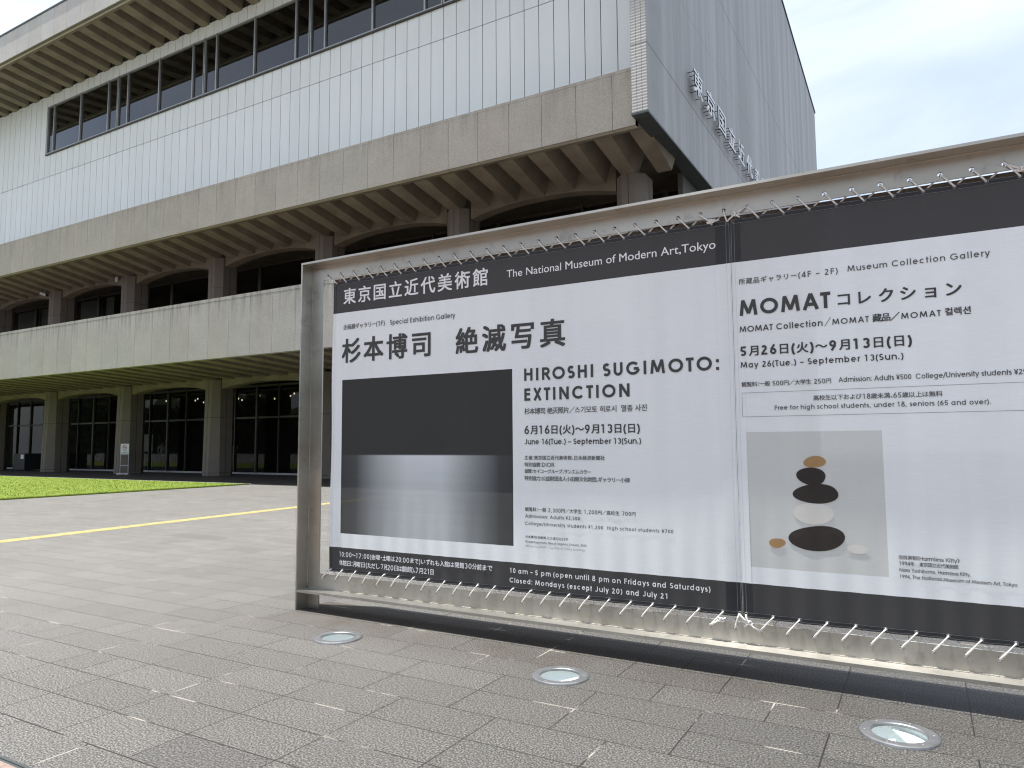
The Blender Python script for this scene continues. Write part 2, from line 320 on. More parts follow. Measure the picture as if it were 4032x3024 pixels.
# ------------------------------------------------------------------ mesh helpers
class MB:
    """collects shapes, then links them as ONE mesh object"""
    def __init__(self): self.v = []; self.f = []; self.mi = []; self.cur = 0; self.smooth = []
    def add(self, vs, fs, smooth=False):
        o = len(self.v); self.v += [tuple(p) for p in vs]
        for f in fs: self.f.append([o+i for i in f]); self.mi.append(self.cur); self.smooth.append(smooth)
        return self
    def box(self, x0, x1, y0, y1, z0, z1):
        v = [(x, y, z) for x in (x0, x1) for y in (y0, y1) for z in (z0, z1)]
        return self.add(v, [(0, 1, 3, 2), (4, 6, 7, 5), (0, 4, 5, 1), (2, 3, 7, 6), (0, 2, 6, 4), (1, 5, 7, 3)])
    def loft(self, rings, caps=True, smooth=False):
        n = len(rings[0]); vs = [p for r in rings for p in r]; fs = []
        for k in range(len(rings)-1):
            for i in range(n):
                j = (i+1) % n; fs.append((k*n+i, k*n+j, (k+1)*n+j, (k+1)*n+i))
        if caps: fs += [tuple(range(n))[::-1], tuple(range((len(rings)-1)*n, len(rings)*n))]
        return self.add(vs, fs, smooth)
    def tube(self, pts, r, n=8, caps=True):
        pts = [Vector(p) for p in pts]; rings = []
        for i, p in enumerate(pts):
            d = (pts[min(i+1, len(pts)-1)] - pts[max(i-1, 0)]).normalized()
            a = d.cross(Vector((0.31, 0.17, 0.93)));  a = d.cross(Vector((1, 0, 0))) if a.length < 0.2 else a
            a.normalize(); b = d.cross(a); rr = r[i] if isinstance(r, (list, tuple)) else r
            rings.append([p + (a*math.cos(t) + b*math.sin(t))*rr for t in [2*math.pi*k/n for k in range(n)]])
        return self.loft(rings, caps, True)
    def quad(self, a, b, c, d): return self.add([a, b, c, d], [(0, 1, 2, 3)])
    def build(self, name, mat, parent=None, bevel=0.0):
        me = bpy.data.meshes.new(name); loc = Vector((0, 0, 0)); p = parent
        while p is not None: loc += p.location; p = p.parent
        me.from_pydata([tuple(Vector(q)-loc) for q in self.v], [], self.f)
        for m in (mat if isinstance(mat, (list, tuple)) else [mat]): me.materials.append(m)
        me.polygons.foreach_set('material_index', self.mi); me.polygons.foreach_set('use_smooth', self.smooth)
        bm = bmesh.new(); bm.from_mesh(me); bmesh.ops.recalc_face_normals(bm, faces=bm.faces)
        if bevel:
            es = [e for e in bm.edges if len(e.link_faces) == 2 and e.calc_face_angle(0) > 0.6]
            bmesh.ops.bevel(bm, geom=es, offset=bevel, segments=2, affect='EDGES', clamp_overlap=True)
        bm.to_mesh(me); bm.free()
        o = bpy.data.objects.new(name, me); C.objects.link(o); o.parent = parent
        return o

def tag(o, label=None, cat=None, group=None, kind=None):
    if label: o['label'] = label
    if cat: o['category'] = cat
    if group: o['group'] = group
    if kind: o['kind'] = kind
    return o
def thing(name, loc, label, cat, group=None):
    o = bpy.data.objects.new(name, None); o.location = loc; o.empty_display_size = 0.3; C.objects.link(o)
    return tag(o, label, cat, group)
def copy_tree(o, parent=None):
    c = o.copy(); C.objects.link(c); c.parent = parent
    for ch in list(o.children): copy_tree(ch, c)
    return c

def holed_rect(mb, x0, x1, z0, z1, cx, cz, r, put, n=16):
    """a rectangle with a round hole, as quads; put(x, z) makes the 3-D point"""
    outer = []; inner = []
    for k in range(n):
        t = 2*math.pi*(k+0.5)/n; c, s = math.cos(t), math.sin(t); inner.append(put(cx+r*c, cz+r*s))
        k1 = ((x1-cx)/c if c > 0 else (x0-cx)/c) if abs(c) > 1e-9 else 1e9
        k2 = ((z1-cz)/s if s > 0 else (z0-cz)/s) if abs(s) > 1e-9 else 1e9
        kk = min(k1, k2); outer.append([cx+kk*c, cz+kk*s])
    cor = [(x1, z1), (x0, z1), (x0, z0), (x1, z0)]
    ang = [math.atan2(b-cz, a-cx) % (2*math.pi) for a, b in cor]
    for k in range(n):                       # snap the nearest outer point to each corner
        t0 = 2*math.pi*(k+0.5)/n
        for (a, b), t in zip(cor, ang):
            d = abs((t0-t+math.pi) % (2*math.pi)-math.pi)
            best = min(range(n), key=lambda q: abs((2*math.pi*(q+0.5)/n-t+math.pi) % (2*math.pi)-math.pi))
            if best == k: outer[k] = [a, b]
    vs = [put(*p) for p in outer] + inner
    mb.add(vs, [(k, (k+1) % n, n+(k+1) % n, n+k) for k in range(n)])
    return inner

# ------------------------------------------------------------------ ground
LIGHTS = [(-4.18, 4.44), (-2.185, 4.44), (-0.185, 4.445)]
mb = MB(); S = 0.3
ys = [-60, LIGHTS[0][1]-S, LIGHTS[0][1]+S, 130]
mb.quad((-150, ys[0], 0), (110, ys[0], 0), (110, ys[1], 0), (-150, ys[1], 0)); mb.quad((-150, ys[2], 0), (110, ys[2], 0), (110, ys[3], 0), (-150, ys[3], 0))
xs = [-150]
for lx, ly in LIGHTS:
    mb.quad((xs[-1], ys[1], 0), (lx-S, ys[1], 0), (lx-S, ys[2], 0), (xs[-1], ys[2], 0))
    holed_rect(mb, lx-S, lx+S, ys[1], ys[2], lx, LIGHTS[0][1], 0.165, lambda a, b: (a, b, 0), 32); xs.append(lx+S)
mb.quad((xs[-1], ys[1], 0), (110, ys[1], 0), (110, ys[2], 0), (xs[-1], ys[2], 0))
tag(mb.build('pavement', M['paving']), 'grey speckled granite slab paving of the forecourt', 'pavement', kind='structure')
tag(MB().box(-95, -6.0, 20.10, 27.36, 0.0035, 0.004).build('porch_floor', M['porch']), 'dark square tiled floor under the overhanging balcony', 'floor', kind='structure')
tag(MB().box(-95, -23.75, 9.6, 20.02, -0.05, 0.03).build('lawn', M['lawn']), 'bright green lawn in front of the dark porch', 'lawn', kind='structure')
tag(MB().box(-95, -23.72, 20.02, 20.10, -0.05, 0.035).build('lawn_edging', M['edging']), 'thin pale edging strip between the lawn and the porch floor', 'edging', kind='structure')
mb = MB(); rnd = random.Random(3)
for i in range(24000):                                   # blades, denser towards the near edge
    x = -23.76 - abs(rnd.gauss(0, 1))*9.5 if i % 2 else rnd.uniform(-52, -23.76); y = rnd.uniform(9.65, 20.0)
    if i % 9 == 0: x = -23.76 + rnd.uniform(-0.06, 0.05)
    a = rnd.uniform(0, 6.28); h = rnd.uniform(0.015, 0.04); w = 0.012
    dx, dy = math.cos(a)*w, math.sin(a)*w; lx, ly = rnd.uniform(-.02, .02), rnd.uniform(-.02, .02)
    mb.add([(x-dx, y-dy, 0.025), (x+dx, y+dy, 0.025), (x+lx, y+ly, 0.03+h)], [(0, 1, 2)])
tag(mb.build('grass', M['blade']), 'short mown grass blades covering the lawn', 'grass', kind='stuff')
# yellow tactile strip
mb = MB(); y = -6.0; rnd = random.Random(5)
while y < 20.0:
    xc = -13.30 - 0.080*(y-6.0) + rnd.uniform(-0.008, 0.008); w = 0.16
    mb.box(xc-w, xc+w, y, y+0.326, 0.001, 0.006)
    for k in range(4): mb.box(xc-w+0.03+k*0.0767, xc-w+0.03+k*0.0767+0.03, y+0.01, y+0.316, 0.006, 0.011)
    y += 0.335
tag(mb.build('tactile_path', M['tactile']), 'worn yellow tactile strip crossing the paving towards the museum', 'tactile paving', kind='structure')
# slot drain and brick paving at the lower left
mb = MB(); mb.box(-40, 6, 1.949, 1.9655, 0.001, 0.005); mb.box(-40, 6, 1.931, 1.9445, 0.001, 0.004)
tag(mb.build('slot_drain', M['coping']), 'dark metal slot drain edging the granite paving at the lower left', 'drain', kind='structure')
tag(MB().box(-40, 6, -20, 1.931, 0.001, 0.0045).build('brick_path', M['brick']), 'reddish brick paving beyond the slot drain at the lower left', 'paving', kind='structure')

# ------------------------------------------------------------------ the museum
m = 1.304; XC = [-9.07 - 6*m*k for k in range(0, 12)]          # column centres
XL, XR = -95.0, -7.53
bld = thing('museum_building', (-50, 24, 0), 'long concrete museum building with white panelled upper wall, ribbed soffits and arched colonnade', 'museum building')

def strip_panels(name, mat, x_first, width, y0, y1, z0, z1, gap=0.014, xl=XL, xr=XR, backing=True, bev=0.0):
    mb = MB(); mb.cur = 0; x = x_first
    while x > xl: x -= width
    e = []
    while x < xr:
        a, b = max(x+gap/2, xl), min(x+width-gap/2, xr)
        if b-a > 0.02: mb.box(a, b, y0, y1, z0, z1)
        x += width
    mb.cur = 1; mb.box(xl, xr, y0+0.02, y1-0.002, z0+0.004, z1-0.004)
    return mb.build(name, [mat, M['joint']], bld)

def ribs(name, ya, za, yb, zb, wa, wb, ztop, slab_y0, slab_y1, xl=XL, xr=XR-0.1, slope=0.42):
    """concrete ribs: trapezoids running front to back, deeper towards the wall"""
    mb = MB(); k = -1
    while True:
        xc = XC[0] - m*k; k += 1
        if xc > xr: continue
        if xc < xl: break
        r = []
        for y, z, w in ((ya, za, wa), (yb, zb, wb)):
            s = slope*(ztop-z); s = min(s, m/2-w-0.02)
            r.append([(xc-w, y, z), (xc+w, y, z), (xc+w+s, y, ztop), (xc-w-s, y, ztop)])
        mb.loft(r)
    mb.box(xl, xr+0.1, slab_y0, slab_y1, ztop-0.01, ztop+0.2)
    return mb.build(name, M['rib'], bld)

# roof eave
o = strip_panels('roof_fascia', M['fascia'], -35.74, m, 20.33, 20.62, 24.42, 26.08)
MB().box(XL, XR+0.6, 20.287, 20.75, 26.08, 26.17).build('coping', M['coping'], o)
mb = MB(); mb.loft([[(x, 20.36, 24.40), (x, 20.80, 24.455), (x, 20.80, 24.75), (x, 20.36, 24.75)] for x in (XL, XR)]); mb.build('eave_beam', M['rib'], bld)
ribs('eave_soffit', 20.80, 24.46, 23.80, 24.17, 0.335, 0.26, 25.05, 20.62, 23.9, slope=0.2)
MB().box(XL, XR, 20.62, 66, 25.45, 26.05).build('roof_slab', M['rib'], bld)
# white wall, window band
WL = -48.03
mb = MB(); gap = 0.032; x = -9.07 + 0.652*2
def pan(a, b, z0, z1):
    mb.box(a+gap/2, b-gap/2, 23.80, 23.86, z0, z1)
while x > XL:
    a, b = x-0.652, x; x = a
    if b <= XR+0.3:
        pan(a, b, 13.4, 18.775-gap/2)
        if (a+b)/2 > WL: pan(a, b, 18.775+gap/2, 20.24); pan(a, b, 23.47, 24.25)
        else: pan(a, b, 18.775+gap/2, 24.25)
mb.cur = 1; mb.box(XL, XR, 23.84, 24.1, 13.4, 20.2); mb.box(XL, XR, 23.84, 24.1, 23.5, 25.3); mb.box(XL, WL-0.03, 23.84, 24.1, 20.2, 23.5)
mb.build('white_wall', [M['panel'], M['joint']], bld)
for k in range(0, 5):                                  # one window per bay
    x0, x1 = XC[k+1], XC[k]
    if k == 4: x0 = WL
    fr = MB(); X = [x0+0.03, x0+0.97, x0+0.97+2.94, x1-0.97, x1-0.03] if k < 4 else [x0+0.05, x0+0.76, x0+0.76+3.0, x1-0.97, x1-0.03]
    for i, xx in enumerate(X):
        w = 0.045 if 0 < i < 4 else 0.05
        fr.box(xx-w, xx+w, 23.74, 23.90, 20.26, 23.46)
    for a, b in zip(X[:-1], X[1:]):
        fr.box(a+0.05, b-0.05, 23.76, 23.88, 23.38, 23.46); fr.box(a+0.05, b-0.05, 23.74, 23.90, 20.26, 20.345)
    win = MB().box(x0, x1, 23.70, 23.84, 20.20, 20.262).build('window', M['frame'], bld)
    fo = fr.build('window_frame', M['alu'], win)
    for a, b in zip(X[:-1], X[1:]):
        MB().quad((a+0.05, 23.83, 20.345), (b-0.05, 23.83, 20.345), (b-0.05, 23.83, 23.38), (a+0.05, 23.83, 23.38)).build('pane', M['glass_up'], win)
MB().box(XL, XR, 26.5, 26.6, 19.5, 25.0).build('gallery_wall', M['interior'], bld)
MB().box(XL, XR, 24.1, 26.5, 19.9, 20.1).build('gallery_floor', M['interior'], bld)
# ledge of the third storey with its ribs
strip_panels('ledge_fascia', M['fascia_low'], -8.31, m, 21.21, 21.46, 11.76, 13.60)
MB().box(XL, XR, 21.205, 21.50, 13.605, 13.71).build('ledge_cap', M['fascia_low'], bld)
mb = MB(); mb.loft([[(x, 21.235, 11.75), (x, 22.2, 12.03), (x, 22.2, 12.6), (x, 21.235, 12.6)] for x in (XL, XR)]); beam = mb.build('edge_beam', M['rib'], bld)
sk = None
for k in range(42):                                    # pairs of cast-in sockets on the underside
    xc = -8.31 - m*k
    for d in (-0.23, 0.23):
        if sk is None: sk = MB().tube([(0, 0, 0), (0, 0, 0.065)], 0.028, 8).build('socket', M['joint'], None); o = sk
        else: o = sk.copy(); C.objects.link(o)
        o.parent = beam; o.location = Vector((xc+d, 21.55, 11.835)) - bld.location
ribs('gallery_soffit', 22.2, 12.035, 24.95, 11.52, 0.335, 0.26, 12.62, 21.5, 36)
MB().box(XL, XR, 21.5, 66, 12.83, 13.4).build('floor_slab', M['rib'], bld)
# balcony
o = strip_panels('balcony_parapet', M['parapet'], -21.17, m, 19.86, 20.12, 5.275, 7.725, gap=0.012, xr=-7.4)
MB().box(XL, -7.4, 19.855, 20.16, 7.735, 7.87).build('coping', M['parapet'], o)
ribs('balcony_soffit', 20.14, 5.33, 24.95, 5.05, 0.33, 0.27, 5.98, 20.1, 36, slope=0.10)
MB().box(XL, XR, 20.13, 66, 6.06, 6.12).build('balcony_floor', M['interior'], bld)
# columns: chamfered square shafts clad in L-shaped pieces
def ring(xc, yf, h, c, d, z):
    hw = h+c
    return [(xc-h, yf, z), (xc+h, yf, z), (xc+hw, yf+c, z), (xc+hw, yf+c+d, z), (xc+h, yf+2*c+d, z), (xc-h, yf+2*c+d, z), (xc-hw, yf+c+d, z), (xc-hw, yf+c, z)]
def column(xc, lo, hi, z0, z1, joints, name):
    def at(z, inset=0.0):
        t = (z-z0)/(z1-z0); yf, h, c, d = [a+(b-a)*t for a, b in zip(lo, hi)]
        return ring(xc, yf+inset, h-inset*0.4, c-inset*0.6, d, z)
    mb = MB(); zs = [z0]+joints+[z1]
    for a, b in zip(zs[:-1], zs[1:]): mb.loft([at(a+0.008), at(b-0.008)])
    mb.cur = 1; mb.loft([at(z0+0.002, 0.03), at(z1-0.01, 0.03)])
    def seam(f):                                        # sealant lines down the middle of front and side, 3 mm proud
        for a, b in zip(zs[:-1], zs[1:]):
            P = [f(at(z)) for z in (a+0.01, b-0.01)]
            mb.add([P[0][0], P[0][1], P[1][1], P[1][0]], [(0, 1, 2, 3)])
    seam(lambda r: ((xc-0.013, r[0][1]-0.003, r[0][2]), (xc+0.013, r[0][1]-0.003, r[0][2])))
    for i, s in ((2, 0.003), (7, -0.003)):
        seam(lambda r: ((r[i][0]+s, (r[2][1]+r[3][1])/2-0.013, r[0][2]), (r[i][0]+s, (r[2][1]+r[3][1])/2+0.013, r[0][2])))
    return mb.build(name, [M['column'], M['joint']], bld)
NC = 10
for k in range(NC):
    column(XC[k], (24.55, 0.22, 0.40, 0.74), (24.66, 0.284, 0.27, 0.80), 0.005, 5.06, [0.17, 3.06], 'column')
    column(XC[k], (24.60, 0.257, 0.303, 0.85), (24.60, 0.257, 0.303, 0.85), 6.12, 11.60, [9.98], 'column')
def arch_beam(xa, xb, y0, y1, ze, zm, zt, name):
    mb = MB(); n = 20; front = []; 
    low = []
    for i in range(n+1):
        t = i/n; x = xa+(xb-xa)*t; u = 2*t-1
        low.append((x, ze+(zm-ze)*(1-abs(u)**2.4)))
    poly = low+[(xb, zt), (xa, zt)]
    k = len(poly); vs = [(x, y0, z) for x, z in poly]+[(x, y1, z) for x, z in poly]
    mb.add(vs, [tuple(range(k))]+[tuple(range(2*k-1, k-1, -1))]+[(i, (i+1) % k, k+(i+1) % k, k+i) for i in range(k)])
    return mb.build(name, M['rib'], bld)
for k in range(NC-1):
    a, b = XC[k+1], XC[k]
    arch_beam(a+0.62, b-0.62, 24.97, 25.5, 11.13, 11.50, 12.62, 'arched_beam')
    arch_beam(a+0.62, b-0.62, 24.97, 25.5, 4.57, 4.84, 5.85, 'arched_beam')
# glazing under the two overhangs; the line of mullions stands behind the colonnade
GY = 27.35
def glazing(x0, x1, z0, zt, z1, mull, cols, sill):
    fr = MB()
    for xx, w in mull: fr.box(xx-w, xx+w, GY-0.09, GY+0.09, z0+sill, z1)
    win = MB().box(x0, x1, GY-0.06, GY+0.10, z0, z0+sill).build('window', M['sill'] if sill > 0.05 else M['frame'], bld)
    xx = sorted([q for q, w in mull]); ed = [x0]+xx+[x1]
    for a, b in zip(ed[:-1], ed[1:]):
        if zt: fr.box(a+0.045, b-0.045, GY-0.05, GY+0.06, zt-0.05, zt+0.05)
        fr.box(a+0.045, b-0.045, GY-0.05, GY+0.06, z1-0.12, z1)
    fr.build('window_frame', M['frame'], win)
    for a, b in zip(ed[:-1], ed[1:]):
        MB().quad((a, GY, z0+sill), (b, GY, z0+sill), (b, GY, z1), (a, GY, z1)).build('pane', M['glass_low'], win)
    return win
for k in range(0, NC-1):
    mx_ = -31.95 - 6*m*(k-3)
    x0, x1 = mx_-3.6, mx_+6*m-3.6
    x1 = min(x1, XR-0.3)
    glazing(x0, x1, 0.006, 3.13, 4.95, [(mx_-1.75, 0.03), (mx_, 0.06), (mx_+1.75, 0.03), (x1-0.03, 0.03)], None, 0.10)
    glazing(x0, x1, 6.125, 0, 11.70, [(mx_, 0.11), (x1-0.05, 0.05)], None, 0.04)
mb = MB()
for a, b in ((-58.4, -55.4), (-55.2, -52.2), (-50.15, -47.6), (-47.15, -46.3)): mb.box(a, b, GY+0.22, GY+0.24, 6.2, 11.55)
mb.build('blind', M['blind'], bld)
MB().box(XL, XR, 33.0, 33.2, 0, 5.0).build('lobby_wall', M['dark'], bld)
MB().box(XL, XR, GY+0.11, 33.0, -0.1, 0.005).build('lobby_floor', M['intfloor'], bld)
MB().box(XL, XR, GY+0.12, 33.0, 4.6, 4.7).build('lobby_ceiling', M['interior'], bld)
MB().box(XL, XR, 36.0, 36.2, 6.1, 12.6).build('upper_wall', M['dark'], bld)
MB().box(XR-0.25, XR-0.05, 26.6, 66, 0, 12.0).build('side_return', M['interior'], bld)
MB().box(XL, XR, 65.6, 66.0, 0, 25.4).build('rear_wall', M['tile'], bld)
dl = None
for x, y in ((-43.2, 29.5), (-41.2, 30.2), (-39.6, 29.2), (-37.4, 30.5), (-42.5, 31.8), (-34.2, 29.4), (-32.9, 30.6), (-31.2, 29.3), (-38.4, 31.6), (-35.6, 31.8)):
    if dl is None: dl = MB().tube([(0, 0, 0), (0, 0, 0.1)], 0.035, 10).build('downlight', M['lens'], None); o = dl
    else: o = dl.copy(); C.objects.link(o)
    o.parent = bld; o.location = Vector((x, y, 4.50)) - bld.location
# end wall with its lettering
mb = MB(); prof = [(20.90, 12.0), (66.6, 12.0), (66.6, 30.75), (34.0, 32.7), (34.0, 26.6), (20.90, 26.6)]
k = len(prof); vs = [(-7.53, y, z) for y, z in prof]+[(-7.0, y, z) for y, z in prof]
mb.add(vs, [tuple(range(k)), tuple(range(2*k-1, k-1, -1))]+[(i, (i+1) % k, k+(i+1) % k, k+i) for i in range(k)])
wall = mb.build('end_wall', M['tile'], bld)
mb = MB(); mb.box(-7.545, -6.985, 20.885, 66.61, 11.93, 12.0); mb.build('drip_edge', M['coping'], wall)
mb = MB(); mb.loft([[(-7.6, y, z), (-6.93, y, z), (-6.93, y, z+0.12), (-7.6, y, z+0.12)] for y, z in ((33.9, 32.7), (66.7, 30.75))]); mb.build('coping', M['coping'], wall)
MB().box(-95, -7.54, 34.05, 66, 26.05, 30.6).build('roof_block', M['tile'], bld)
TEXT_A = [
    ('c', '東京国立近代美術館', -4.809, -3.171, 2.9154, 0.1446, 'w'),
    ('h', 'The National Museum of Modern Art,Tokyo', -2.981, -1.235, 2.9538, 0.0626, 'f'),
    ('c', '企画展ギャラリー(1F)', -4.808, -4.297, 2.6646, 0.0468, 'g'),
    ('l', 'Special Exhibition Gallery', -4.234, -3.507, 2.6631, 0.0449, 'g'),
    ('c', '杉本博司', -4.816, -3.779, 2.3467, 0.2148, 'K'),
    ('c', '絶滅写真', -3.499, -2.452, 2.3424, 0.2107, 'K'),
    ('l', 'HIROSHI SUGIMOTO:', -2.822, -1.234, 2.0708, 0.1020, 'K'),
    ('l', 'EXTINCTION', -2.822, -1.911, 1.9071, 0.1015, 'K'),
    ('c', '杉本博司 绝灭照片／스기모토 히로시  멸종 사진', -2.823, -1.778, 1.7964, 0.0480, 'g'),
    ('c', '6月16日(火)～9月13日(日)', -2.824, -1.836, 1.6347, 0.0680, 'k'),
    ('l', 'June 16(Tue.) – September 13(Sun.)', -2.825, -1.829, 1.5517, 0.0439, 'k'),
    ('c', '主催：東京国立近代美術館、日本経済新聞社', -2.826, -2.122, 1.4275, 0.0325, 'g'),
    ('c', '特別協賛：DIOR', -2.826, -2.553, 1.3713, 0.0337, 'g'),
    ('c', '協賛：セイコーグループ、サンエムカラー', -2.827, -2.238, 1.3195, 0.0324, 'g'),
    ('c', '特別協力：公益財団法人小田原文化財団、ギャラリー小柳', -2.827, -1.925, 1.2611, 0.0349, 'g'),
    ('c', '観覧料：一般 2,300円／大学生 1,200円／高校生 700円', -2.824, -1.883, 1.0136, 0.0309, 'g'),
    ('l', 'Admission: Adults ¥2,300', -2.824, -2.337, 0.9618, 0.0270, 'g'),
    ('l', 'College/University students ¥1,200  High school students ¥700', -2.826, -1.599, 0.9030, 0.0263, 'g'),
    ('c', '杉本博司《相模湾、江之浦》2025年', -2.823, -2.441, 0.7988, 0.0211, 'g'),
    ('l', 'Hiroshi Sugimoto, Bay of Sagami, Enoura, 2025', -2.824, -2.283, 0.7632, 0.0166, 'g'),
    ('l', '©Hiroshi Sugimoto / Courtesy of Gallery Koyanagi', -2.824, -2.297, 0.7287, 0.0160, 'q'),
    ('c', '10:00～17:00(金曜・土曜は20:00まで)いずれも入館は閉館30分前まで', -4.824, -3.136, 0.5118, 0.0446, 'w'),
    ('c', '休館日：月曜日(ただし7月20日は開館)、7月21日', -4.827, -3.726, 0.4317, 0.0465, 'w'),
    ('l', '10 am – 5 pm (open until 8 pm on Fridays and Saturdays)', -2.971, -1.343, 0.5123, 0.0386, 'W'),
    ('l', 'Closed: Mondays (except July 20) and July 21', -2.974, -1.654, 0.4348, 0.0385, 'W'),
]
TEXT_B = [
    ('c', '所蔵品ギャラリー(4F – 2F)', -1.079, -0.439, 2.6687, 0.0398, 'g'),
    ('l', 'Museum Collection Gallery', -0.380, 0.405, 2.6735, 0.0392, 'g'),
    ('l', 'MOMAT', -1.081, -0.491, 2.4441, 0.1095, 'K'),
    ('c', 'コレクション', -0.445, 0.247, 2.4496, 0.0866, 'k'),
    ('l', 'MOMAT Collection', -1.085, -0.545, 2.3272, 0.0416, 'k'),
    ('c', '／', -0.533, -0.494, 2.3242, 0.0559, 'g'),
    ('l', 'MOMAT', -0.486, -0.268, 2.3294, 0.0381, 'k'),
    ('c', '藏品／', -0.246, -0.092, 2.3267, 0.0482, 'k'),
    ('l', 'MOMAT', -0.084, 0.133, 2.3303, 0.0375, 'k'),
    ('c', '컬렉션', 0.156, 0.289, 2.3299, 0.0462, 'k'),
    ('c', '5月26日(火)～9月13日(日)', -1.085, -0.032, 2.1589, 0.0676, 'K'),
    ('l', 'May 26(Tue.) – September 13(Sun.)', -1.086, -0.083, 2.0751, 0.0413, 'k'),
    ('c', '観覧料：一般 500円／大学生 250円', -1.083, -0.509, 1.9422, 0.0325, 'g'),
    ('l', 'Admission: Adults ¥500  College/University students ¥250', -0.464, 0.570, 1.9457, 0.0324, 'g'),
    ('c', '高校生以下および18歳未満、65歳以上は無料', -0.621, 0.117, 1.8318, 0.0329, 'g'),
    ('l', 'Free for high school students, under 18, seniors (65 and over).', -0.868, 0.362, 1.7752, 0.0306, 'g'),
    ('c', '奈良美智《Harmless Kitty》', -0.167, 0.156, 0.8244, 0.0247, 'g'),
    ('c', '1994年\u3000東京国立近代美術館', -0.165, 0.148, 0.7880, 0.0246, 'g'),
    ('l', 'Nara Yoshitomo, Harmless Kitty,', -0.166, 0.209, 0.7489, 0.0218, 'g'),
    ('l', '1994, The National Museum of Modern Art, Tokyo', -0.166, 0.435, 0.7093, 0.0217, 'g'),
]

# ------------------------------------------------------------------ sign frame and banners
HOLES_T = [-5.022+0.1675*i for i in range(47)]; HOLES_B = [-5.031+0.1675*i for i in range(47)]
XE = 2.81                                               # where the far post begins
sign = thing('sign_frame', (-5.235, 5.128, 0), 'long stainless steel frame of angle sections holding two laced banners', 'sign frame')
def post(x_out, x_in, x_web):
    mb = MB(); a, b = sorted((x_out, x_in)); mb.box(a, b, 4.985, 5.272, 0, 3.327)
    a, b = sorted((x_in, x_web)); mb.box(a, b, 5.12, 5.136, 0, 3.327)
    o = mb.build('post', M['steel_post'], sign, bevel=0.0015)
    s = 1 if x_in < x_web else -1
    MB().tube([(x_in+s*0.003, 5.118, 0.2+3.1*i/60) for i in range(61)], [0.0028+0.001*random.random() for i in range(61)], 6).build('weld_bead', M['weld'], o)
post(-5.245, -5.226, -5.076); post(2.98, 2.961, XE)
def beam(name, z_f0, z_f1, z0, z1, holes, zh, zw, xa):
    mb = MB(); mb.box(xa, 2.98 if z0 > 1 else 2.96, 4.985, 5.272, z_f0, z_f1)
    xs_ = [-5.0755]+[(a+b)/2 for a, b in zip(holes[:-1], holes[1:])]+[XE-0.0005]
    y0, y1 = 5.12, 5.136
    for i, h in enumerate(holes):
        A = holed_rect(mb, xs_[i], xs_[i+1], z0, z1, h, zh, 0.0152, lambda x, z: (x, y0, z))
        B = holed_rect(mb, xs_[i], xs_[i+1], z0, z1, h, zh, 0.0152, lambda x, z: (x, y1, z))
        n = len(A); mb.add(A+B, [(k, (k+1) % n, n+(k+1) % n, n+k) for k in range(n)])
    xa_, xb_ = xs_[0], xs_[-1]
    for z in (z0, z1): mb.quad((xa_, y0, z), (xb_, y0, z), (xb_, y1, z), (xa_, y1, z))
    for x in (xa_, xb_): mb.quad((x, y0, z0), (x, y1, z0), (x, y1, z1), (x, y0, z1))
    o = mb.build(name, M['steel'], sign)
    n = 500; MB().tube([(-5.22+8.15*i/n, 5.1175, zw) for i in range(n+1)], [0.0026+0.0022*random.random() for i in range(n+1)], 6).build('weld_bead', M['weld'], o)
beam('top_beam', 3.328, 3.348, 3.182, 3.3275, HOLES_T, 3.222, 3.3255, -5.2455)
beam('bottom_beam', 0.168, 0.1905, 0.191, 0.332, HOLES_B, 0.2915, 0.1935, -5.2255)

MB().box(-5.07, 2.80, 5.262, 5.271, 3.172, 3.213).build('rear_bar', M['rust_bar'], sign)

ZB, Z1_, Z2_, ZT = 0.367, 0.596, 2.832, 3.148
def D(x, z):
    """gentle slack of the cloth, strongest along the lower lacing"""
    low = math.exp(-max(z-ZB, 0)/0.42); up = math.exp(-max(ZT-z, 0)/0.18)
    d = 0.006*low*(math.sin(x*37.5+0.6*math.sin(x*5))+0.6*math.sin(x*13+1.3)) + 0.0045*up*math.sin(x*37.5+1)
    d += 0.006*math.sin(x*1.7+0.4)*math.sin((z-ZB)/(ZT-ZB)*math.pi) + 0.0025*math.sin(x*4.3+z*2.1)
    for e in (-1.13, -4.945):
        d += 0.006*math.exp(-abs(x-e)/0.05)*math.sin(z*4.2+e)
    return d
YB = 5.128
def sheet(mb, x0, x1, z0, z1, off=0.0, step=0.03):
    nx, nz_ = max(1, int((x1-x0)/step+0.999)), max(1, int((z1-z0)/step+0.999))
    o = []
    for j in range(nz_+1):
        for i in range(nx+1):
            x, z = x0+(x1-x0)*i/nx, z0+(z1-z0)*j/nz_; o.append((x, YB+D(x, z)-off, z))
    mb.add(o, [(j*(nx+1)+i, j*(nx+1)+i+1, (j+1)*(nx+1)+i+1, (j+1)*(nx+1)+i) for j in range(nz_) for i in range(nx)], True)
_cap = {}
def font_mesh(body, space, weight, shear=0.0, extrude=0.0):
    cu = bpy.data.curves.new('txt', 'FONT'); cu.body = body; cu.size = 1.0; cu.space_character = space; cu.offset = weight; cu.shear = shear; cu.extrude = extrude
    cu.resolution_u = 5
    ob = bpy.data.objects.new('txt', cu); C.objects.link(ob)
    dg = bpy.context.evaluated_depsgraph_get(); dg.update()
    me = bpy.data.meshes.new_from_object(ob.evaluated_get(dg))
    bpy.data.objects.remove(ob); bpy.data.curves.remove(cu); return me
def ext(me):
    co = np.zeros(len(me.vertices)*3); me.vertices.foreach_get('co', co); co = co.reshape(-1, 3)
    return co, co[:, 0].min(), co[:, 0].max(), co[:, 1].min(), co[:, 1].max()
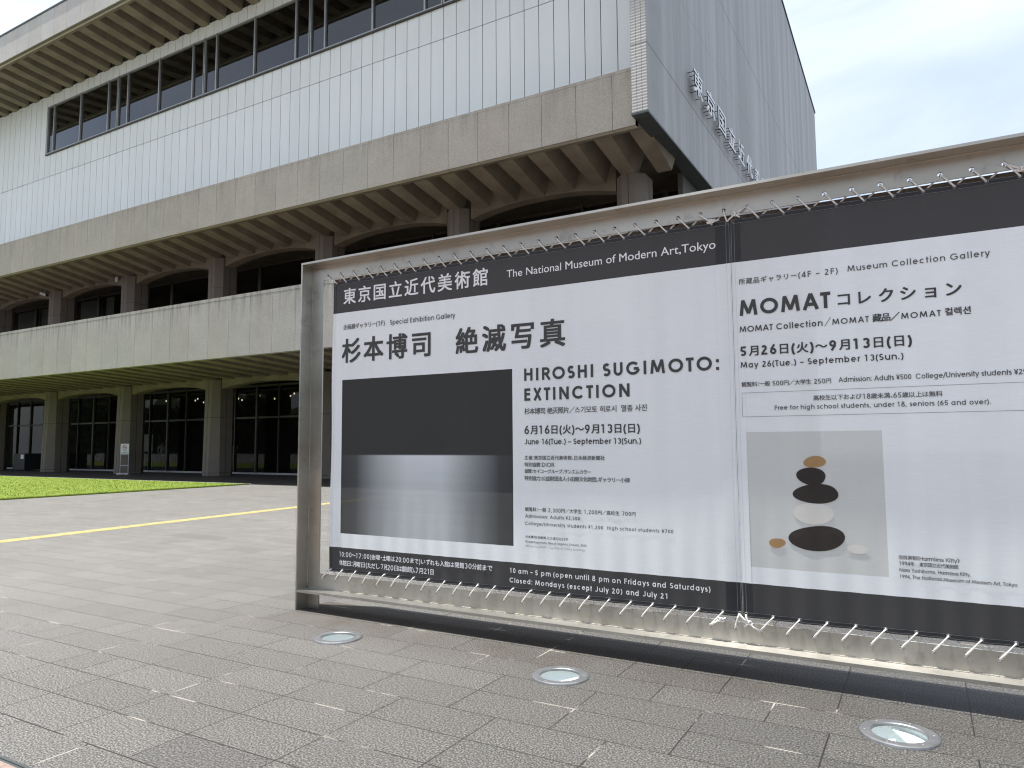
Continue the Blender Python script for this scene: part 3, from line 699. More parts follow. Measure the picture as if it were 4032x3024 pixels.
# ------------------------------------------------------------------ lettering: a geometric alphabet drawn with strokes
def _arc(cx, cy, rx, ry, a0, a1, n=None):
    n = n or max(4, int(abs(a1-a0)/14)); return [(cx+rx*math.cos(math.radians(a0+(a1-a0)*i/n)), cy+ry*math.sin(math.radians(a0+(a1-a0)*i/n))) for i in range(n+1)]
XH = 0.76
def glyph(c, t):
    """strokes (centre lines) and advance of one letter; capital height 1, stroke width t"""
    h = t/2; T, B = 1-h, h; X = XH-h; L = 0.10+h; A = _arc; dsc = -0.30
    def bowl(x0, w, y0=B, y1=X): return A(x0+w/2, (y0+y1)/2, w/2, (y1-y0)/2, 0, 360, 26)
    rw = 0.70-t                                         # lower-case bowl width
    if c == 'A': return [[(0.04+h, 0), (0.51, 1)], [(0.51, 1), (0.98-h, 0)], [(0.22, .33), (0.80, .33)]], 1.02
    if c == 'B': return [[(L, 0), (L, 1)], [(L, T), (.42, T)]+A(.42, .765-h/2, .20, .235-h/2, 90, -90)+[(L, .53)], [(L, .53), (.46, .53)]+A(.46, .265+h/2, .25-h/2, .265-h/2, 90, -90)+[(L, B)]], .80
    if c == 'C': return [A(.58, .5, .52-h, .5-h, 42, 318)], 1.10
    if c == 'D': return [[(L, 0), (L, 1)], [(L, T), (.42, T)]+A(.42, .5, .50-h, .5-h, 90, -90)+[(L, B)]], 1.02
    if c == 'E': return [[(L, 0), (L, 1)], [(L, T), (.64, T)], [(L, .53), (.62, .53)], [(L, B), (.64, B)]], .74
    if c == 'F': return [[(L, 0), (L, 1)], [(L, T), (.62, T)], [(L, .53), (.60, .53)]], .68
    if c == 'G': return [A(.60, .5, .54-h, .5-h, 44, 352), [(1.14-h, .47), (.66, .47)]], 1.20
    if c == 'H': return [[(L, 0), (L, 1)], [(.86-h, 0), (.86-h, 1)], [(L, .54), (.86-h, .54)]], .96
    if c == 'I': return [[(L, 0), (L, 1)]], .20+t
    if c == 'J': return [[(.50, 1), (.50, .28)]+A(.29, .28, .21, .28-h, 0, -150)], .66
    if c == 'K': return [[(L, 0), (L, 1)], [(L, .42), (.74, 1)], [(.32, .58), (.80, 0)]], .84
    if c == 'L': return [[(L, 1), (L, 0)], [(L, B), (.56, B)]], .62
    if c == 'M': return [[(.08+h, 0), (.20+h, 1)], [(.20+h, 1), (.635, .12)], [(.635, .12), (1.07-h, 1)], [(1.07-h, 1), (1.19-h, 0)]], 1.27
    if c == 'N': return [[(L, 0), (L, 1)], [(L, 1-h*.4), (.92-h, h*.4)], [(.92-h, 0), (.92-h, 1)]], 1.02
    if c == 'O': return [A(.60, .5, .54-h, .5-h, 0, 360, 34)], 1.20
    if c == 'P': return [[(L, 0), (L, 1)], [(L, T), (.48, T)]+A(.48, .735-h/2, .26-h/2, .265-h/2, 90, -90)+[(L, .47)]], .80
    if c == 'R': return [[(L, 0), (L, 1)], [(L, T), (.48, T)]+A(.48, .745-h/2, .25-h/2, .255-h/2, 90, -90)+[(L, .49)], [(.44, .49), (.78, 0)]], .84
    if c == 'S': return [A(.35, .745-h/2, .24-h/2, .255-h/2, 35, 250, 12)+A(.35, .255+h/2, .27-h/2, .255-h/2, 75, -145, 12)], .70
    if c == 'T': return [[(.30, 0), (.30, 1)], [(.02, T), (.58, T)]], .60
    if c == 'U': return [[(L, 1), (L, .38)]+A(.46, .38, .36-h, .38-h, 180, 360)+[(.82-h, 1)]], .92
    if c == 'V': return [[(.03+h, 1), (.48, 0)], [(.48, 0), (.93-h, 1)]], .96
    if c == 'W': return [[(.03+h, 1), (.36, 0)], [(.36, 0), (.66, .96)], [(.66, .96), (.96, 0)], [(.96, 0), (1.29-h, 1)]], 1.32
    if c == 'X': return [[(.05+h, 1), (.79-h, 0)], [(.79-h, 1), (.05+h, 0)]], .84
    if c == 'Y': return [[(.03+h, 1), (.41, .45)], [(.79-h, 1), (.41, .45)], [(.41, .5), (.41, 0)]], .82
    if c == 'a': return [bowl(.07+h, rw), [(.07+h+rw, 0), (.07+h+rw, XH)]], .90
    if c == 'b': return [bowl(L, rw), [(L, 0), (L, 1.03)]], .92
    if c == 'c': return [A(.07+h+rw/2, XH/2, rw/2, XH/2-h, 45, 315)], .84
    if c == 'd': return [bowl(.07+h, rw), [(.07+h+rw, 0), (.07+h+rw, 1.03)]], .90
    if c == 'e': return [[(.07+h, XH/2+.02), (.07+h+rw, XH/2+.02)]+A(.07+h+rw/2, XH/2, rw/2, XH/2-h, 4, 318)], .86
    if c == 'f': return [[(.20, 0), (.20, .80)]+A(.37, .80, .17, .23-h, 180, 95), [(.04, X), (.38, X)]], .44
    if c == 'g': return [bowl(.07+h, rw), [(.07+h+rw, XH), (.07+h+rw, -.05)]+A(.07+h+rw/2, -.04, rw/2, .26-h, 0, -155)], .90
    if c == 'h': return [[(L, 0), (L, 1.03)], [(L, .44)]+A(L+.27, .44, .27, .32-h, 180, 0)+[(L+.54, 0)]], .84
    if c == 'i': return [[(L, 0), (L, XH)], [(L, .90), (L, .90+t*1.05)]], .20+t
    if c == 'j': return [[(L, XH), (L, -.22)], [(L, .90), (L, .90+t*1.05)]], .20+t
    if c == 'k': return [[(L, 0), (L, 1.03)], [(L, .30), (.58, XH)], [(.30, .45), (.64, 0)]], .68
    if c == 'l': return [[(L, 0), (L, 1.03)]], .20+t
    if c == 'm': return [[(L, 0), (L, XH)], [(L, .46)]+A(L+.245, .46, .245, .30-h, 180, 0)+[(L+.49, 0)], [(L+.49, .46)]+A(L+.735, .46, .245, .30-h, 180, 0)+[(L+.98, 0)]], 1.28
    if c == 'n': return [[(L, 0), (L, XH)], [(L, .44)]+A(L+.27, .44, .27, .32-h, 180, 0)+[(L+.54, 0)]], .84
    if c == 'o': return [bowl(.07+h, rw)], .86
    if c == 'p': return [bowl(L, rw), [(L, dsc), (L, XH)]], .92
    if c == 'r': return [[(L, 0), (L, XH)], [(L, .46)]+A(L+.20, .46, .20, .30-h, 180, 70)], .44
    if c == 's': return [A(.27, .575-h/2, .17-h/3, .185-h/2, 30, 255, 9)+A(.27, .195+h/2, .19-h/3, .195-h/2, 75, -150, 9)], .55
    if c == 't': return [[(.20, 0), (.20, 1.0)], [(.03, X), (.38, X)]], .44
    if c == 'u': return [[(L, XH), (L, .32)]+A(L+.27, .32, .27, .32-h, 180, 360)+[(L+.54, XH)], [(L+.54, .4), (L+.54, 0)]], .84
    if c == 'v': return [[(.02+h, XH), (.37, 0)], [(.37, 0), (.72-h, XH)]], .74
    if c == 'w': return [[(.02+h, XH), (.29, 0)], [(.29, 0), (.54, XH-.03)], [(.54, XH-.03), (.79, 0)], [(.79, 0), (1.06-h, XH)]], 1.09
    if c == 'x': return [[(.04+h, XH), (.62-h, 0)], [(.62-h, XH), (.04+h, 0)]], .66
    if c == 'y': return [[(.02+h, XH), (.37, .03)], [(.72-h, XH), (.24, dsc)]], .74
    if c == '0': return [A(.38, .5, .31-h, .5-h, 0, 360, 26)], .76
    if c == '1': return [[(.16, .86), (.38, 1-h*.7)], [(.40, 0), (.40, 1)]], .76
    if c == '2': return [A(.37, .71, .27-h, .29-h, 165, -35, 10)+[(.14, B)], [(.08, B), (.68, B)]], .76
    if c == '3': return [A(.36, .755-h/2, .22, .245-h/2, 150, -80, 9), A(.36, .27+h/2, .27-h/2, .27-h/2, 80, -150, 10)], .76
    if c == '4': return [[(.52, 0), (.52, 1)], [(.52, .95), (.08, .27)], [(.06, .25), (.70, .25)]], .76
    if c == '5': return [[(.64, T), (.26, T)], [(.26, 1), (.17, .50)], A(.36, .31, .30-h, .31-h, 140, -150, 12)], .76
    if c == '6': return [A(.38, .32, .31-h, .32-h, 0, 360, 22), [(.16, .50), (.50, 1)]], .76
    if c == '7': return [[(.08, T), (.66, T)], [(.63, T), (.28, 0)]], .76
    if c == '8': return [A(.38, .76, .22-h/2, .24-h/2, 0, 360, 18), A(.38, .27, .29-h/2, .27-h/2, 0, 360, 20)], .76
    if c == '9': return [A(.38, .68, .31-h, .32-h, 0, 360, 22), [(.60, .50), (.26, 0)]], .76
    if c == '.': return [[(L, 0), (L, t*1.05)]], .22+t
    if c == ',': return [[(L+.02, t), (L-.06, -.16)]], .22+t
    if c == ':': return [[(L, 0), (L, t*1.05)], [(L, XH-t*1.05), (L, XH)]], .22+t
    if c == '(': return [A(.60, .40, .46, .70, 128, 232, 9)], .42
    if c == ')': return [A(-.18, .40, .46, .70, 52, -52, 9)], .42
    if c in '–-': return [[(.04, .40), (.60, .40)]], .64
    if c == '/': return [[(.04, -.12), (.46, 1.05)]], .50
    if c == '¥': return [[(.03+h, 1), (.38, .48)], [(.73-h, 1), (.38, .48)], [(.38, .5), (.38, 0)], [(.12, .46), (.64, .46)], [(.12, .26), (.64, .26)]], .76
    if c == '©': return [A(.5, .5, .46, .46, 0, 360, 24), A(.5, .5, .2, .2, 50, 310, 10)], 1.0
    if c == ' ': return [], .40
    if c == '\u3000': return [], 1.25
    return None
def stroke_mesh(strokes, t):
    """flat ribbons along the strokes: [(verts, faces)] one per stroke"""
    out = []
    for s in strokes:
        closed = len(s) > 8 and math.hypot(s[0][0]-s[-1][0], s[0][1]-s[-1][1]) < 1e-6
        P = [p for i, p in enumerate(s) if i == 0 or math.hypot(p[0]-s[i-1][0], p[1]-s[i-1][1]) > 1e-6]
        P = P[:-1] if closed else P; n = len(P); V = []
        for i in range(n):
            a = P[i-1] if (i > 0 or closed) else P[i]; b = P[(i+1) % n] if (i < n-1 or closed) else P[i]
            d1 = (P[i][0]-a[0], P[i][1]-a[1]); d2 = (b[0]-P[i][0], b[1]-P[i][1])
            def u(d):
                l = math.hypot(*d); return (d[0]/l, d[1]/l) if l > 1e-9 else None
            u1, u2 = u(d1) or u(d2), u(d2) or u(d1)
            nx, ny = -(u1[1]+u2[1]), u1[0]+u2[0]; l = math.hypot(nx, ny) or 1; nx, ny = nx/l, ny/l
            k = t/2/max(0.5, nx*-u1[1]+ny*u1[0])
            V += [(P[i][0]+nx*k, P[i][1]+ny*k), (P[i][0]-nx*k, P[i][1]-ny*k)]
        m_ = n if closed else n-1
        out.append((V, [(2*i, 2*i+1, 2*((i+1) % n)+1, 2*((i+1) % n)) for i in range(m_)]))
    return out
_cjk = {}
def cjk(c):
    if c not in _cjk:
        me = font_mesh(c, 1.0, 0)
        if len(me.vertices) == 0: _cjk[c] = ([], [], 0, 0)
        else:
            co, a, b, lo, hi = ext(me)
            if '국' not in _cjk: 
                _cjk['국'] = None; r = ext(font_mesh('国', 1, 0)); _cjk['ref'] = (r[3], r[4])
            lo0, hi0 = _cjk['ref']; k = 1.0/(hi0-lo0)
            _cjk[c] = ([((x-a)*k, (y-lo0)*k-0.015) for x, y, _ in co], [tuple(p.vertices) for p in me.polygons], (b-a)*k, k)
        bpy.data.meshes.remove(me)
    return _cjk[c]
WEIGHT = dict(w=('ink_white', .135, .04), W=('ink_white', .165, .06), K=('ink_black', .205, .055), k=('ink_black', .168, .05), g=('ink_grey', .150, .028), q=('ink_pale', .095, .0), f=('ink_white', .0, .006))
def plain_line(body, x0, x1, zb, h, mat, wt, parent):
    cap = ext(font_mesh('H', 1, 0))[4]; sy = h/cap
    wa, wb = [q[2]-q[1] for q in (ext(font_mesh(body, 1.0, 0)), ext(font_mesh(body, 1.5, 0)))]
    s = min(max(1.0+0.5*((x1-x0)/(sy*1.04)-wa)/(wb-wa), 0.88), 1.9)
    me = font_mesh(body, s, 0); co, mnx, mxx, mny, mxy = ext(me); sx = (x1-x0)/(mxx-mnx); loc = parent.location
    vs, ff = [], []; fs = [tuple(p.vertices) for p in me.polygons]
    for i, (a, b) in enumerate(((-1, -.6), (1, .6))):
        o = len(vs)
        for x, y, _ in co:
            X = x0+(x-mnx)*sx+a*wt*sy; Z = zb+y*sy+b*wt*sy; vs.append((X-loc.x, YB+D(X, Z)-0.0034-0.0003*i-loc.y, Z-loc.z))
        ff += [tuple(o+k for k in f) for f in fs]
    me = bpy.data.meshes.new('printed_text'); me.from_pydata(vs, [], ff); me.materials.append(M[mat])
    o = bpy.data.objects.new('printed_text', me); C.objects.link(o); o.parent = parent
    return o
def printed(kind, body, x0, x1, zb, h, ink, parent):
    """one line of print, its letters spaced out to the length the line has on the banner"""
    mat, t, bold = WEIGHT[ink]
    if kind == 'h': return plain_line(body, x0, x1, zb, h, mat, bold, parent)
    items = []; adv = 0; NAR = '、，。・：》《（）'
    for c in body:
        gl = glyph(c, t)
        if gl is not None:
            items.append((adv, [p for p in stroke_mesh(gl[0], t)], False)); adv += gl[1]; lastw = gl[1]
        else:
            v, f, w, k = cjk(c); cell = max(w+0.10, 0.42) if c in NAR else 1.09 if w > .45 else 0.75
            items.append((adv+(cell-w)/2, [(v, f)], True)); adv += cell
    last = [max([p[0] for V, _ in it[1] for p in V] or [0])+it[0] for it in items]
    first = min([p[0] for V, _ in items[0][1] for p in V])+items[0][0]
    n = len(body)-1; asp = 1.0 if kind == 'c' else 1.0; target = (x1-x0)/h
    tr = (target/asp-(max(last)-first))/n if n else 0.0; tr = min(max(tr, -0.05), 0.30)
    wid = max(l+tr*i for i, l in enumerate(last))-first; sx = (x1-x0)/wid
    vs, ff = [], []; loc = parent.location; q = 0
    for i, (ax, parts, is_cjk) in enumerate(items):
        for V, F in parts:
            sh = [(a*bold*.5, b*bold*.35) for a, b in ((-1, -1), (1, -1), (-1, 1), (1, 1))] if is_cjk and bold else [(0, 0)]
            for dx, dz in sh:
                o = len(vs); q = (q+1) % 5
                for x, y in V:
                    Xw = x0+(ax+x+tr*i-first+dx)*sx; Z = zb+(y+dz)*h
                    vs.append((Xw-loc.x, YB+D(Xw, Z)-0.0034-0.0002*q-loc.y, Z-loc.z))
                ff += [tuple(o+k for k in f) for f in F]
    me = bpy.data.meshes.new('printed_text'); me.from_pydata(vs, [], ff); me.materials.append(M[mat])
    o = bpy.data.objects.new('printed_text', me); C.objects.link(o); o.parent = parent
    return o
# grommet prototype mesh
def ring_mesh(R, r, n=14, k=6):
    mb = MB(); vs = []
    for i in range(n):
        t = 2*math.pi*i/n
        for j in range(k):
            p = 2*math.pi*j/k; q = R+r*math.cos(p); vs.append((q*math.cos(t), r*math.sin(p), q*math.sin(t)))
    mb.add(vs, [(i*k+j, ((i+1) % n)*k+j, ((i+1) % n)*k+(j+1) % k, i*k+(j+1) % k) for i in range(n) for j in range(k)], True); return mb
def banner(x0, x1, label, texts, holes_pic, hl, hr, g_top, g_bot):
    root = thing('banner', (x0, YB, ZB), label, 'banner', None)
    px0, px1, pz0, pz1 = holes_pic
    mb = MB(); mb.cur = 0
    sheet(mb, x0, x1, pz1, Z2_); sheet(mb, x0, px0, pz0, pz1); sheet(mb, px1, x1, pz0, pz1); sheet(mb, x0, x1, Z1_, pz0)
    mb.cur = 1; sheet(mb, x0, x1, ZB, Z1_); sheet(mb, x0, x1, Z2_, ZT)
    mb.build('cloth', [M['cloth_white'], M['cloth_dark']], root)
    hem = MB(); hem.cur = 0
    sheet(hem, x0, x1, ZT-0.036, ZT+0.001, 0.002); sheet(hem, x0, x1, ZB-0.001, ZB+0.034, 0.002)
    for a, b in ((x0, x0+hl), (x1-hr, x1)):
        hem.cur = 0; sheet(hem, a, b, ZB+0.034, Z1_, 0.002); sheet(hem, a, b, Z2_, ZT-0.036, 0.002)
        hem.cur = 1; sheet(hem, a, b, Z1_, Z2_, 0.002)
    ho = hem.build('hem', [M['hem_dark'], M['hem_white']], root)
    st = MB(); st.cur = 0
    for z in (ZT-0.033, ZT-0.006, ZB+0.008, ZB+0.031): sheet(st, x0+0.004, x1-0.004, z-0.0011, z+0.0011, 0.0032)
    for x in (x0+0.006, x0+0.026, x1-0.030, x1-0.007):
        st.cur = 0; sheet(st, x-0.0011, x+0.0011, ZB+0.004, Z1_, 0.0032); sheet(st, x-0.0011, x+0.0011, Z2_, ZT-0.004, 0.0032)
        st.cur = 1; sheet(st, x-0.0009, x+0.0009, Z1_, Z2_, 0.0032)
    st.build('stitching', [M['stitch'], M['stitch_w']], ho)
    pr = ring_mesh(0.0098, 0.0034); first = None
    for xs_, z in ((g_top, 3.1325), (g_bot, 0.3875)):
        for x in xs_:
            if first is None: first = pr.build('grommet', M['rim'], None); first.parent = root; o = first
            else: o = first.copy(); C.objects.link(o); o.parent = root
            o.location = Vector((x, YB+D(x, z)-0.004, z)) - root.location
    for t in texts: printed(*t, root)
    return root
GT1 = [x+0.0785 for x in HOLES_T if x+0.0785 < -1.2]; GT1[0] = -4.902; GT1.append(-1.146)
GB1 = [x+0.084 for x in HOLES_B if x+0.084 < -1.2]; GB1[0] = -4.915; GB1.append(-1.146)
GT2 = [-1.108]+[x+0.0715 for x in HOLES_T if -1.03 < x < 2.5]+[2.665]; GB2 = [-1.104]+[x+0.083 for x in HOLES_B if -1.04 < x < 2.5]+[2.665]
b1 = banner(-4.945, -1.13, 'white exhibition banner with charcoal bands and a square dark picture beside the left post', TEXT_A, (-4.815, -2.937, 0.727, 2.178), 0.034, 0.105, GT1, GB1)
mb = MB(); sheet(mb, -4.815, -2.937, 0.727, 2.178); mb.build('picture', M['picture_sea'], b1)
b2 = banner(-1.127, 2.69, 'white collection banner with charcoal bands and a small pale picture, right of the seam', TEXT_B, (-1.07, -0.225, 0.709, 1.627), 0.066, 0.06, GT2, GB2)
mb = MB(); sheet(mb, -1.07, -0.225, 0.709, 1.627); pic2 = mb.build('picture', M['picture_pale'], b2)
# stand-in drawing: a plain pile of pebbles in the picture's colours
mb = MB()
def blob(cx, cz, rx, rz, mat, off, rot=0.0, seed=0, wob=0.06):
    mb.cur = mat; n = 40; r_ = random.Random(seed); ph = [r_.uniform(0, 6.28) for _ in range(3)]; vs = [(cx, YB+D(cx, cz)-off, cz)]; K = 6
    for q in range(1, K+1):
        for i in range(n):
            t = 2*math.pi*i/n; k = (1+wob*math.sin(2*t+ph[0])+wob*0.6*math.sin(3*t+ph[1]))*q/K
            a, b = rx*k*math.cos(t), rz*k*math.sin(t); X = cx+a*math.cos(rot)-b*math.sin(rot); Z = cz+a*math.sin(rot)+b*math.cos(rot)
            vs.append((X, YB+D(X, Z)-off, Z))
    mb.add(vs, [(0, 1+i, 1+(i+1) % n) for i in range(n)]+[(1+(q-1)*n+i, 1+(q-1)*n+(i+1) % n, 1+q*n+(i+1) % n, 1+q*n+i) for q in range(1, K) for i in range(n)])
blob(-0.635, 0.925, 0.165, 0.085, 0, 0.0030, 0.04, 1); blob(-0.650, 1.085, 0.125, 0.070, 2, 0.0032, -0.06, 2, 0.03)
blob(-0.630, 1.215, 0.145, 0.062, 0, 0.0034, 0.08, 5); blob(-0.655, 1.330, 0.095, 0.055, 0, 0.0036, -0.1, 6); blob(-0.630, 1.425, 0.065, 0.040, 1, 0.0038, 0.1, 3)
blob(-0.885, 0.880, 0.050, 0.033, 1, 0.0030, 0.1, 4); blob(-0.395, 0.870, 0.060, 0.030, 2, 0.0030, 0.0, 7, 0.03)
mb.build('drawing', [M['pic_brown'], M['pic_ochre'], M['pic_cream']], pic2)
# ruled box round the free admission note
mb = MB(); bx0, bx1, bz0, bz1, t = -1.083, 0.86, 1.732, 1.9, 0.0019
for q in ((bx0, bx1, bz0, bz0+t), (bx0, bx1, bz1-t, bz1), (bx0, bx0+t, bz0, bz1), (bx1-t, bx1, bz0, bz1)): sheet(mb, q[0], q[1], q[2], q[3], 0.0035)
mb.build('ruled_box', M['ink_grey'], b2)

JR = random.Random(77)
def lacing(holes, groms, zh, zg, label, knots):
    pts = []; s = -1 if zg > zh else 1
    def arc(p, q, y0, sag=0.004, n=4):
        return [(p[0]+(q[0]-p[0])*i/n, y0-sag*math.sin(math.pi*i/n), p[1]+(q[1]-p[1])*i/n) for i in range(n+1)]
    for i, gx in enumerate(groms):
        if i >= len(holes): break
        pts += arc((holes[i], zh), (gx+JR.uniform(-.003, .003), zg+JR.uniform(-.002, .002)), 5.1135, JR.uniform(0.001, 0.010))
        if i+1 < len(holes) and i+1 < len(groms): pts += arc((gx, zg), (holes[i+1], zh), 5.1445, -0.004)
    mb = MB(); mb.tube(pts, 0.0057, 7)
    for kx, kz, ends in knots:                           # a lump of turns with loose tails
        c = Vector((kx, 5.104, kz)); P = []
        for i in range(26):
            t = i*0.75; P.append(c+Vector((math.cos(t)*0.011+(i-13)*0.0014, math.sin(t*0.7)*0.007-0.004, math.sin(t)*0.013)))
        mb.tube(P, 0.0058, 6)
        for ex, ez in ends:
            mb.tube([c, c+Vector(((ex-kx)*0.5, -0.008, (ez-kz)*0.5-0.004)), Vector((ex, 5.110, ez))], 0.0060, 6)
    return tag(mb.build('lashing_rope', M['rope']), label, 'rope', 'ropes lacing the banners to the frame')
h1 = [x for x in HOLES_T if x < -1.1]; h2 = [x for x in HOLES_T if x > -1.1]
lacing(h1, GT1, 3.222, 3.1325, 'white rope lacing the upper edge of the left banner to the top beam', [(-4.930, 3.150, ((-5.022, 3.222), (-4.902, 3.1325))), (-1.262, 3.150, ((-1.349, 3.222), (-1.20, 3.155), (-1.23, 3.165))), (-1.085, 3.178, ((-1.146, 3.1325), (-1.009, 3.222), (-1.055, 3.150)))])
lacing(h2, GT2[1:], 3.222, 3.1325, 'white rope lacing the upper edge of the right banner to the top beam', [(0.585, 3.170, ((0.499, 3.222), (0.53, 3.205), (0.66, 3.150)))])
q1 = [x for x in HOLES_B if x < -1.1]; q2 = [x for x in HOLES_B if x > -1.1]
lacing(q1, GB1, 0.2915, 0.3875, 'white rope lacing the lower edge of the left banner to the bottom beam', [(-4.955, 0.368, ((-5.031, 0.2915), (-4.915, 0.3875))), (-1.275, 0.338, ((-1.353, 0.2915), (-1.24, 0.352)))])
lacing(q2, GB2[1:], 0.2915, 0.3875, 'white rope lacing the lower edge of the right banner to the bottom beam', [(-1.085, 0.338, ((-1.146, 0.3875), (-1.019, 0.2915), (-1.104, 0.3875), (-1.115, 0.305)))])

# ------------------------------------------------------------------ lamps sunk in the paving
def ground_light(loc, rz, label):
    root = thing('ground_light', (0, 0, 0), label, 'ground light', 'round lamps sunk in the paving before the sign')
    mb = MB(); n = 64; R = [(0.196, 0.0), (0.192, 0.009), (0.182, 0.0125), (0.139, 0.0125), (0.134, 0.009), (0.134, -0.004)]
    mb.loft([[(r*math.cos(2*math.pi*i/n), r*math.sin(2*math.pi*i/n), z) for i in range(n)] for r, z in R], caps=False, smooth=False)
    rim = mb.build('rim', M['rim'], root)
    mb = MB()
    for i in range(6):
        a = 2*math.pi*(i+0.3)/6; mb.tube([(0.166*math.cos(a), 0.166*math.sin(a), 0.0124), (0.166*math.cos(a), 0.166*math.sin(a), 0.0142)], 0.0065, 8)
    mb.build('screw', M['alu'], rim)
    mb = MB(); mb.add([(0, 0, 0.006)]+[(0.134*math.cos(2*math.pi*i/n), 0.134*math.sin(2*math.pi*i/n), 0.006) for i in range(n)], [(0, 1+i, 1+(i+1) % n) for i in range(n)])
    mb.build('lens', M['lamp_glass'], root)
    mb = MB(); P = [(0.160, -0.003), (0.158, -0.05), (0.12, -0.085), (0.05, -0.105), (0.0005, -0.108)]
    mb.loft([[(r*math.cos(2*math.pi*i/n), r*math.sin(2*math.pi*i/n), z) for i in range(n)] for r, z in P], caps=False, smooth=True)
    mb.add([(0.15*math.cos(math.pi*(1+i/20)), 0.15*math.sin(math.pi*(1+i/20))-0.02, -0.022-0.02*math.sin(math.pi*i/20)) for i in range(21)], [tuple(range(21))])
    mb.build('reflector', M['reflector'], root)
    root.location = (loc[0], loc[1], 0.001); root.rotation_euler.z = rz
    return root
ground_light((LIGHTS[0][0], 4.44), 0.3, 'round steel rimmed lamp in the paving nearest the left post of the sign')
ground_light((LIGHTS[1][0], 4.44), 1.1, 'middle one of the three round lamps set in the paving before the sign')
ground_light((LIGHTS[2][0], 4.44), 2.0, 'largest looking round paving lamp, at the lower right below the right banner')

# ------------------------------------------------------------------ small things by the building
def security_camera(loc, ang, label):
    root = thing('security_camera', (0, 0, 0), label, 'security camera', 'cameras under the third storey ribs')
    MB().box(-0.28, 0.12, -0.07, 0.07, -0.07, 0.07).build('housing', M['white_paint'], root, bevel=0.015)
    mb = MB(); mb.box(0.121, 0.2, -0.085, 0.085, -0.05, 0.095); mb.tube([(0.2, 0, 0.02), (0.23, 0, 0.02)], 0.05, 12); mb.build('hood', M['black_plastic'], root)
    mb = MB(); mb.tube([(-0.05, 0, 0.07), (-0.05, 0, 0.42)], 0.022, 8); mb.box(-0.11, 0.01, -0.06, 0.06, 0.42, 0.44); mb.build('bracket', M['alu'], root)
    MB().tube([(-0.1, 0.0, 0.08), (0.05, 0.1, 0.36), (0.35, 0.18, 0.30), (0.7, 0.2, 0.38)], 0.012, 6).build('cable', M['black_plastic'], root)
    root.location = loc; root.rotation_euler = (0, 0.35, ang)
security_camera((-40.75, 24.35, 11.33), 2.6, 'small white security camera hanging under the ribs by the second visible upper column')
security_camera((-48.55, 24.35, 11.33), 0.6, 'small dark security camera hanging under the ribs by the leftmost upper column')
st = thing('notice_stand', (0, 0, 0), 'white notice stand with a prohibition symbol before a ground floor column', 'notice stand')
MB().box(-0.25, 0.25, -0.012, 0.012, 1.17, 1.73).build('board', M['white_paint'], st, bevel=0.004)
mb = MB(); n = 28
vs = []; cz = 1.53
for r in (0.13, 0.105): vs += [(r*math.cos(2*math.pi*i/n), -0.0145, cz+r*math.sin(2*math.pi*i/n)) for i in range(n)]
mb.add(vs, [(i, (i+1) % n, n+(i+1) % n, n+i) for i in range(n)])
mb.add([(-0.092, -0.0148, cz+0.075), (-0.075, -0.0148, cz+0.092), (0.092, -0.0148, cz-0.075), (0.075, -0.0148, cz-0.092)], [(0, 1, 2, 3)])
mb.cur = 1; mb.add([(-0.085, -0.0142, cz+0.035), (0.02, -0.0142, cz+0.01), (0.02, -0.0142, cz-0.025), (-0.085, -0.0142, cz+0.0)], [(0, 1, 2, 3)]); mb.add([(0.03, -0.0142, cz+0.008), (0.08, -0.0142, cz-0.004), (0.08, -0.0142, cz-0.035), (0.03, -0.0142, cz-0.026)], [(0, 1, 2, 3)])
for zz, w in ((1.345, 0.13), (1.315, 0.11), (1.265, 0.19), (1.245, 0.19), (1.225, 0.17)): mb.cur = 2; mb.add([(-w, -0.0142, zz), (w, -0.0142, zz), (w, -0.0142, zz+0.011), (-w, -0.0142, zz+0.011)], [(0, 1, 2, 3)])
mb.build('symbol', [M['red'], M['ink_black'], M['ink_pale']], st)
for s in (-1, 1): MB().box(s*0.235-0.014, s*0.235+0.014, -0.014, 0.014, 0.03, 1.17).build('upright', M['grey_paint'], st)
for z in (1.115, 0.52): MB().box(-0.221, 0.221, -0.012, 0.012, z-0.016, z+0.016).build('crossbar', M['grey_paint'], st)
mb = MB()
for s in (-1, 1): mb.box(s*0.235-0.02, s*0.235+0.02, -0.2, 0.2, 0.004, 0.03)
mb.box(-0.33, 0.33, -0.16, -0.13, 0.03, 0.075); mb.build('foot', M['white_paint'], st)
st.location = (-38.93, 24.15, 0); st.rotation_euler.z = 0.45
cab = thing('storage_cabinet', (-52.6, 25.6, 0), 'black boxy cabinet with a white sheet of paper in the far left porch bay', 'cabinet')
MB().box(-53.35, -51.85, 25.3, 26.5, 0.08, 1.15).build('body', M['black_plastic'], cab, bevel=0.02)
MB().box(-52.36, -52.0, 25.292, 25.2985, 0.80, 1.08).build('paper_sheet', M['paper'], cab)
for x in (-53.2, -52.0):
    for y in (25.45, 26.35): MB().tube([(x-0.03, y, 0.044), (x+0.03, y, 0.044)], 0.04, 10).build('castor', M['alu'], cab)
bd = thing('poster_board', (-42.9, 28.6, 0), 'pale poster board standing inside the lobby behind the glass', 'poster board')
MB().box(-44.1, -43.15, 28.6, 28.63, 1.25, 2.35).build('panel', M['paper'], bd); 
for x in (-44.0, -43.25): MB().box(x-0.02, x+0.02, 28.635, 28.66, 0.005, 1.6).build('leg', M['alu'], bd)

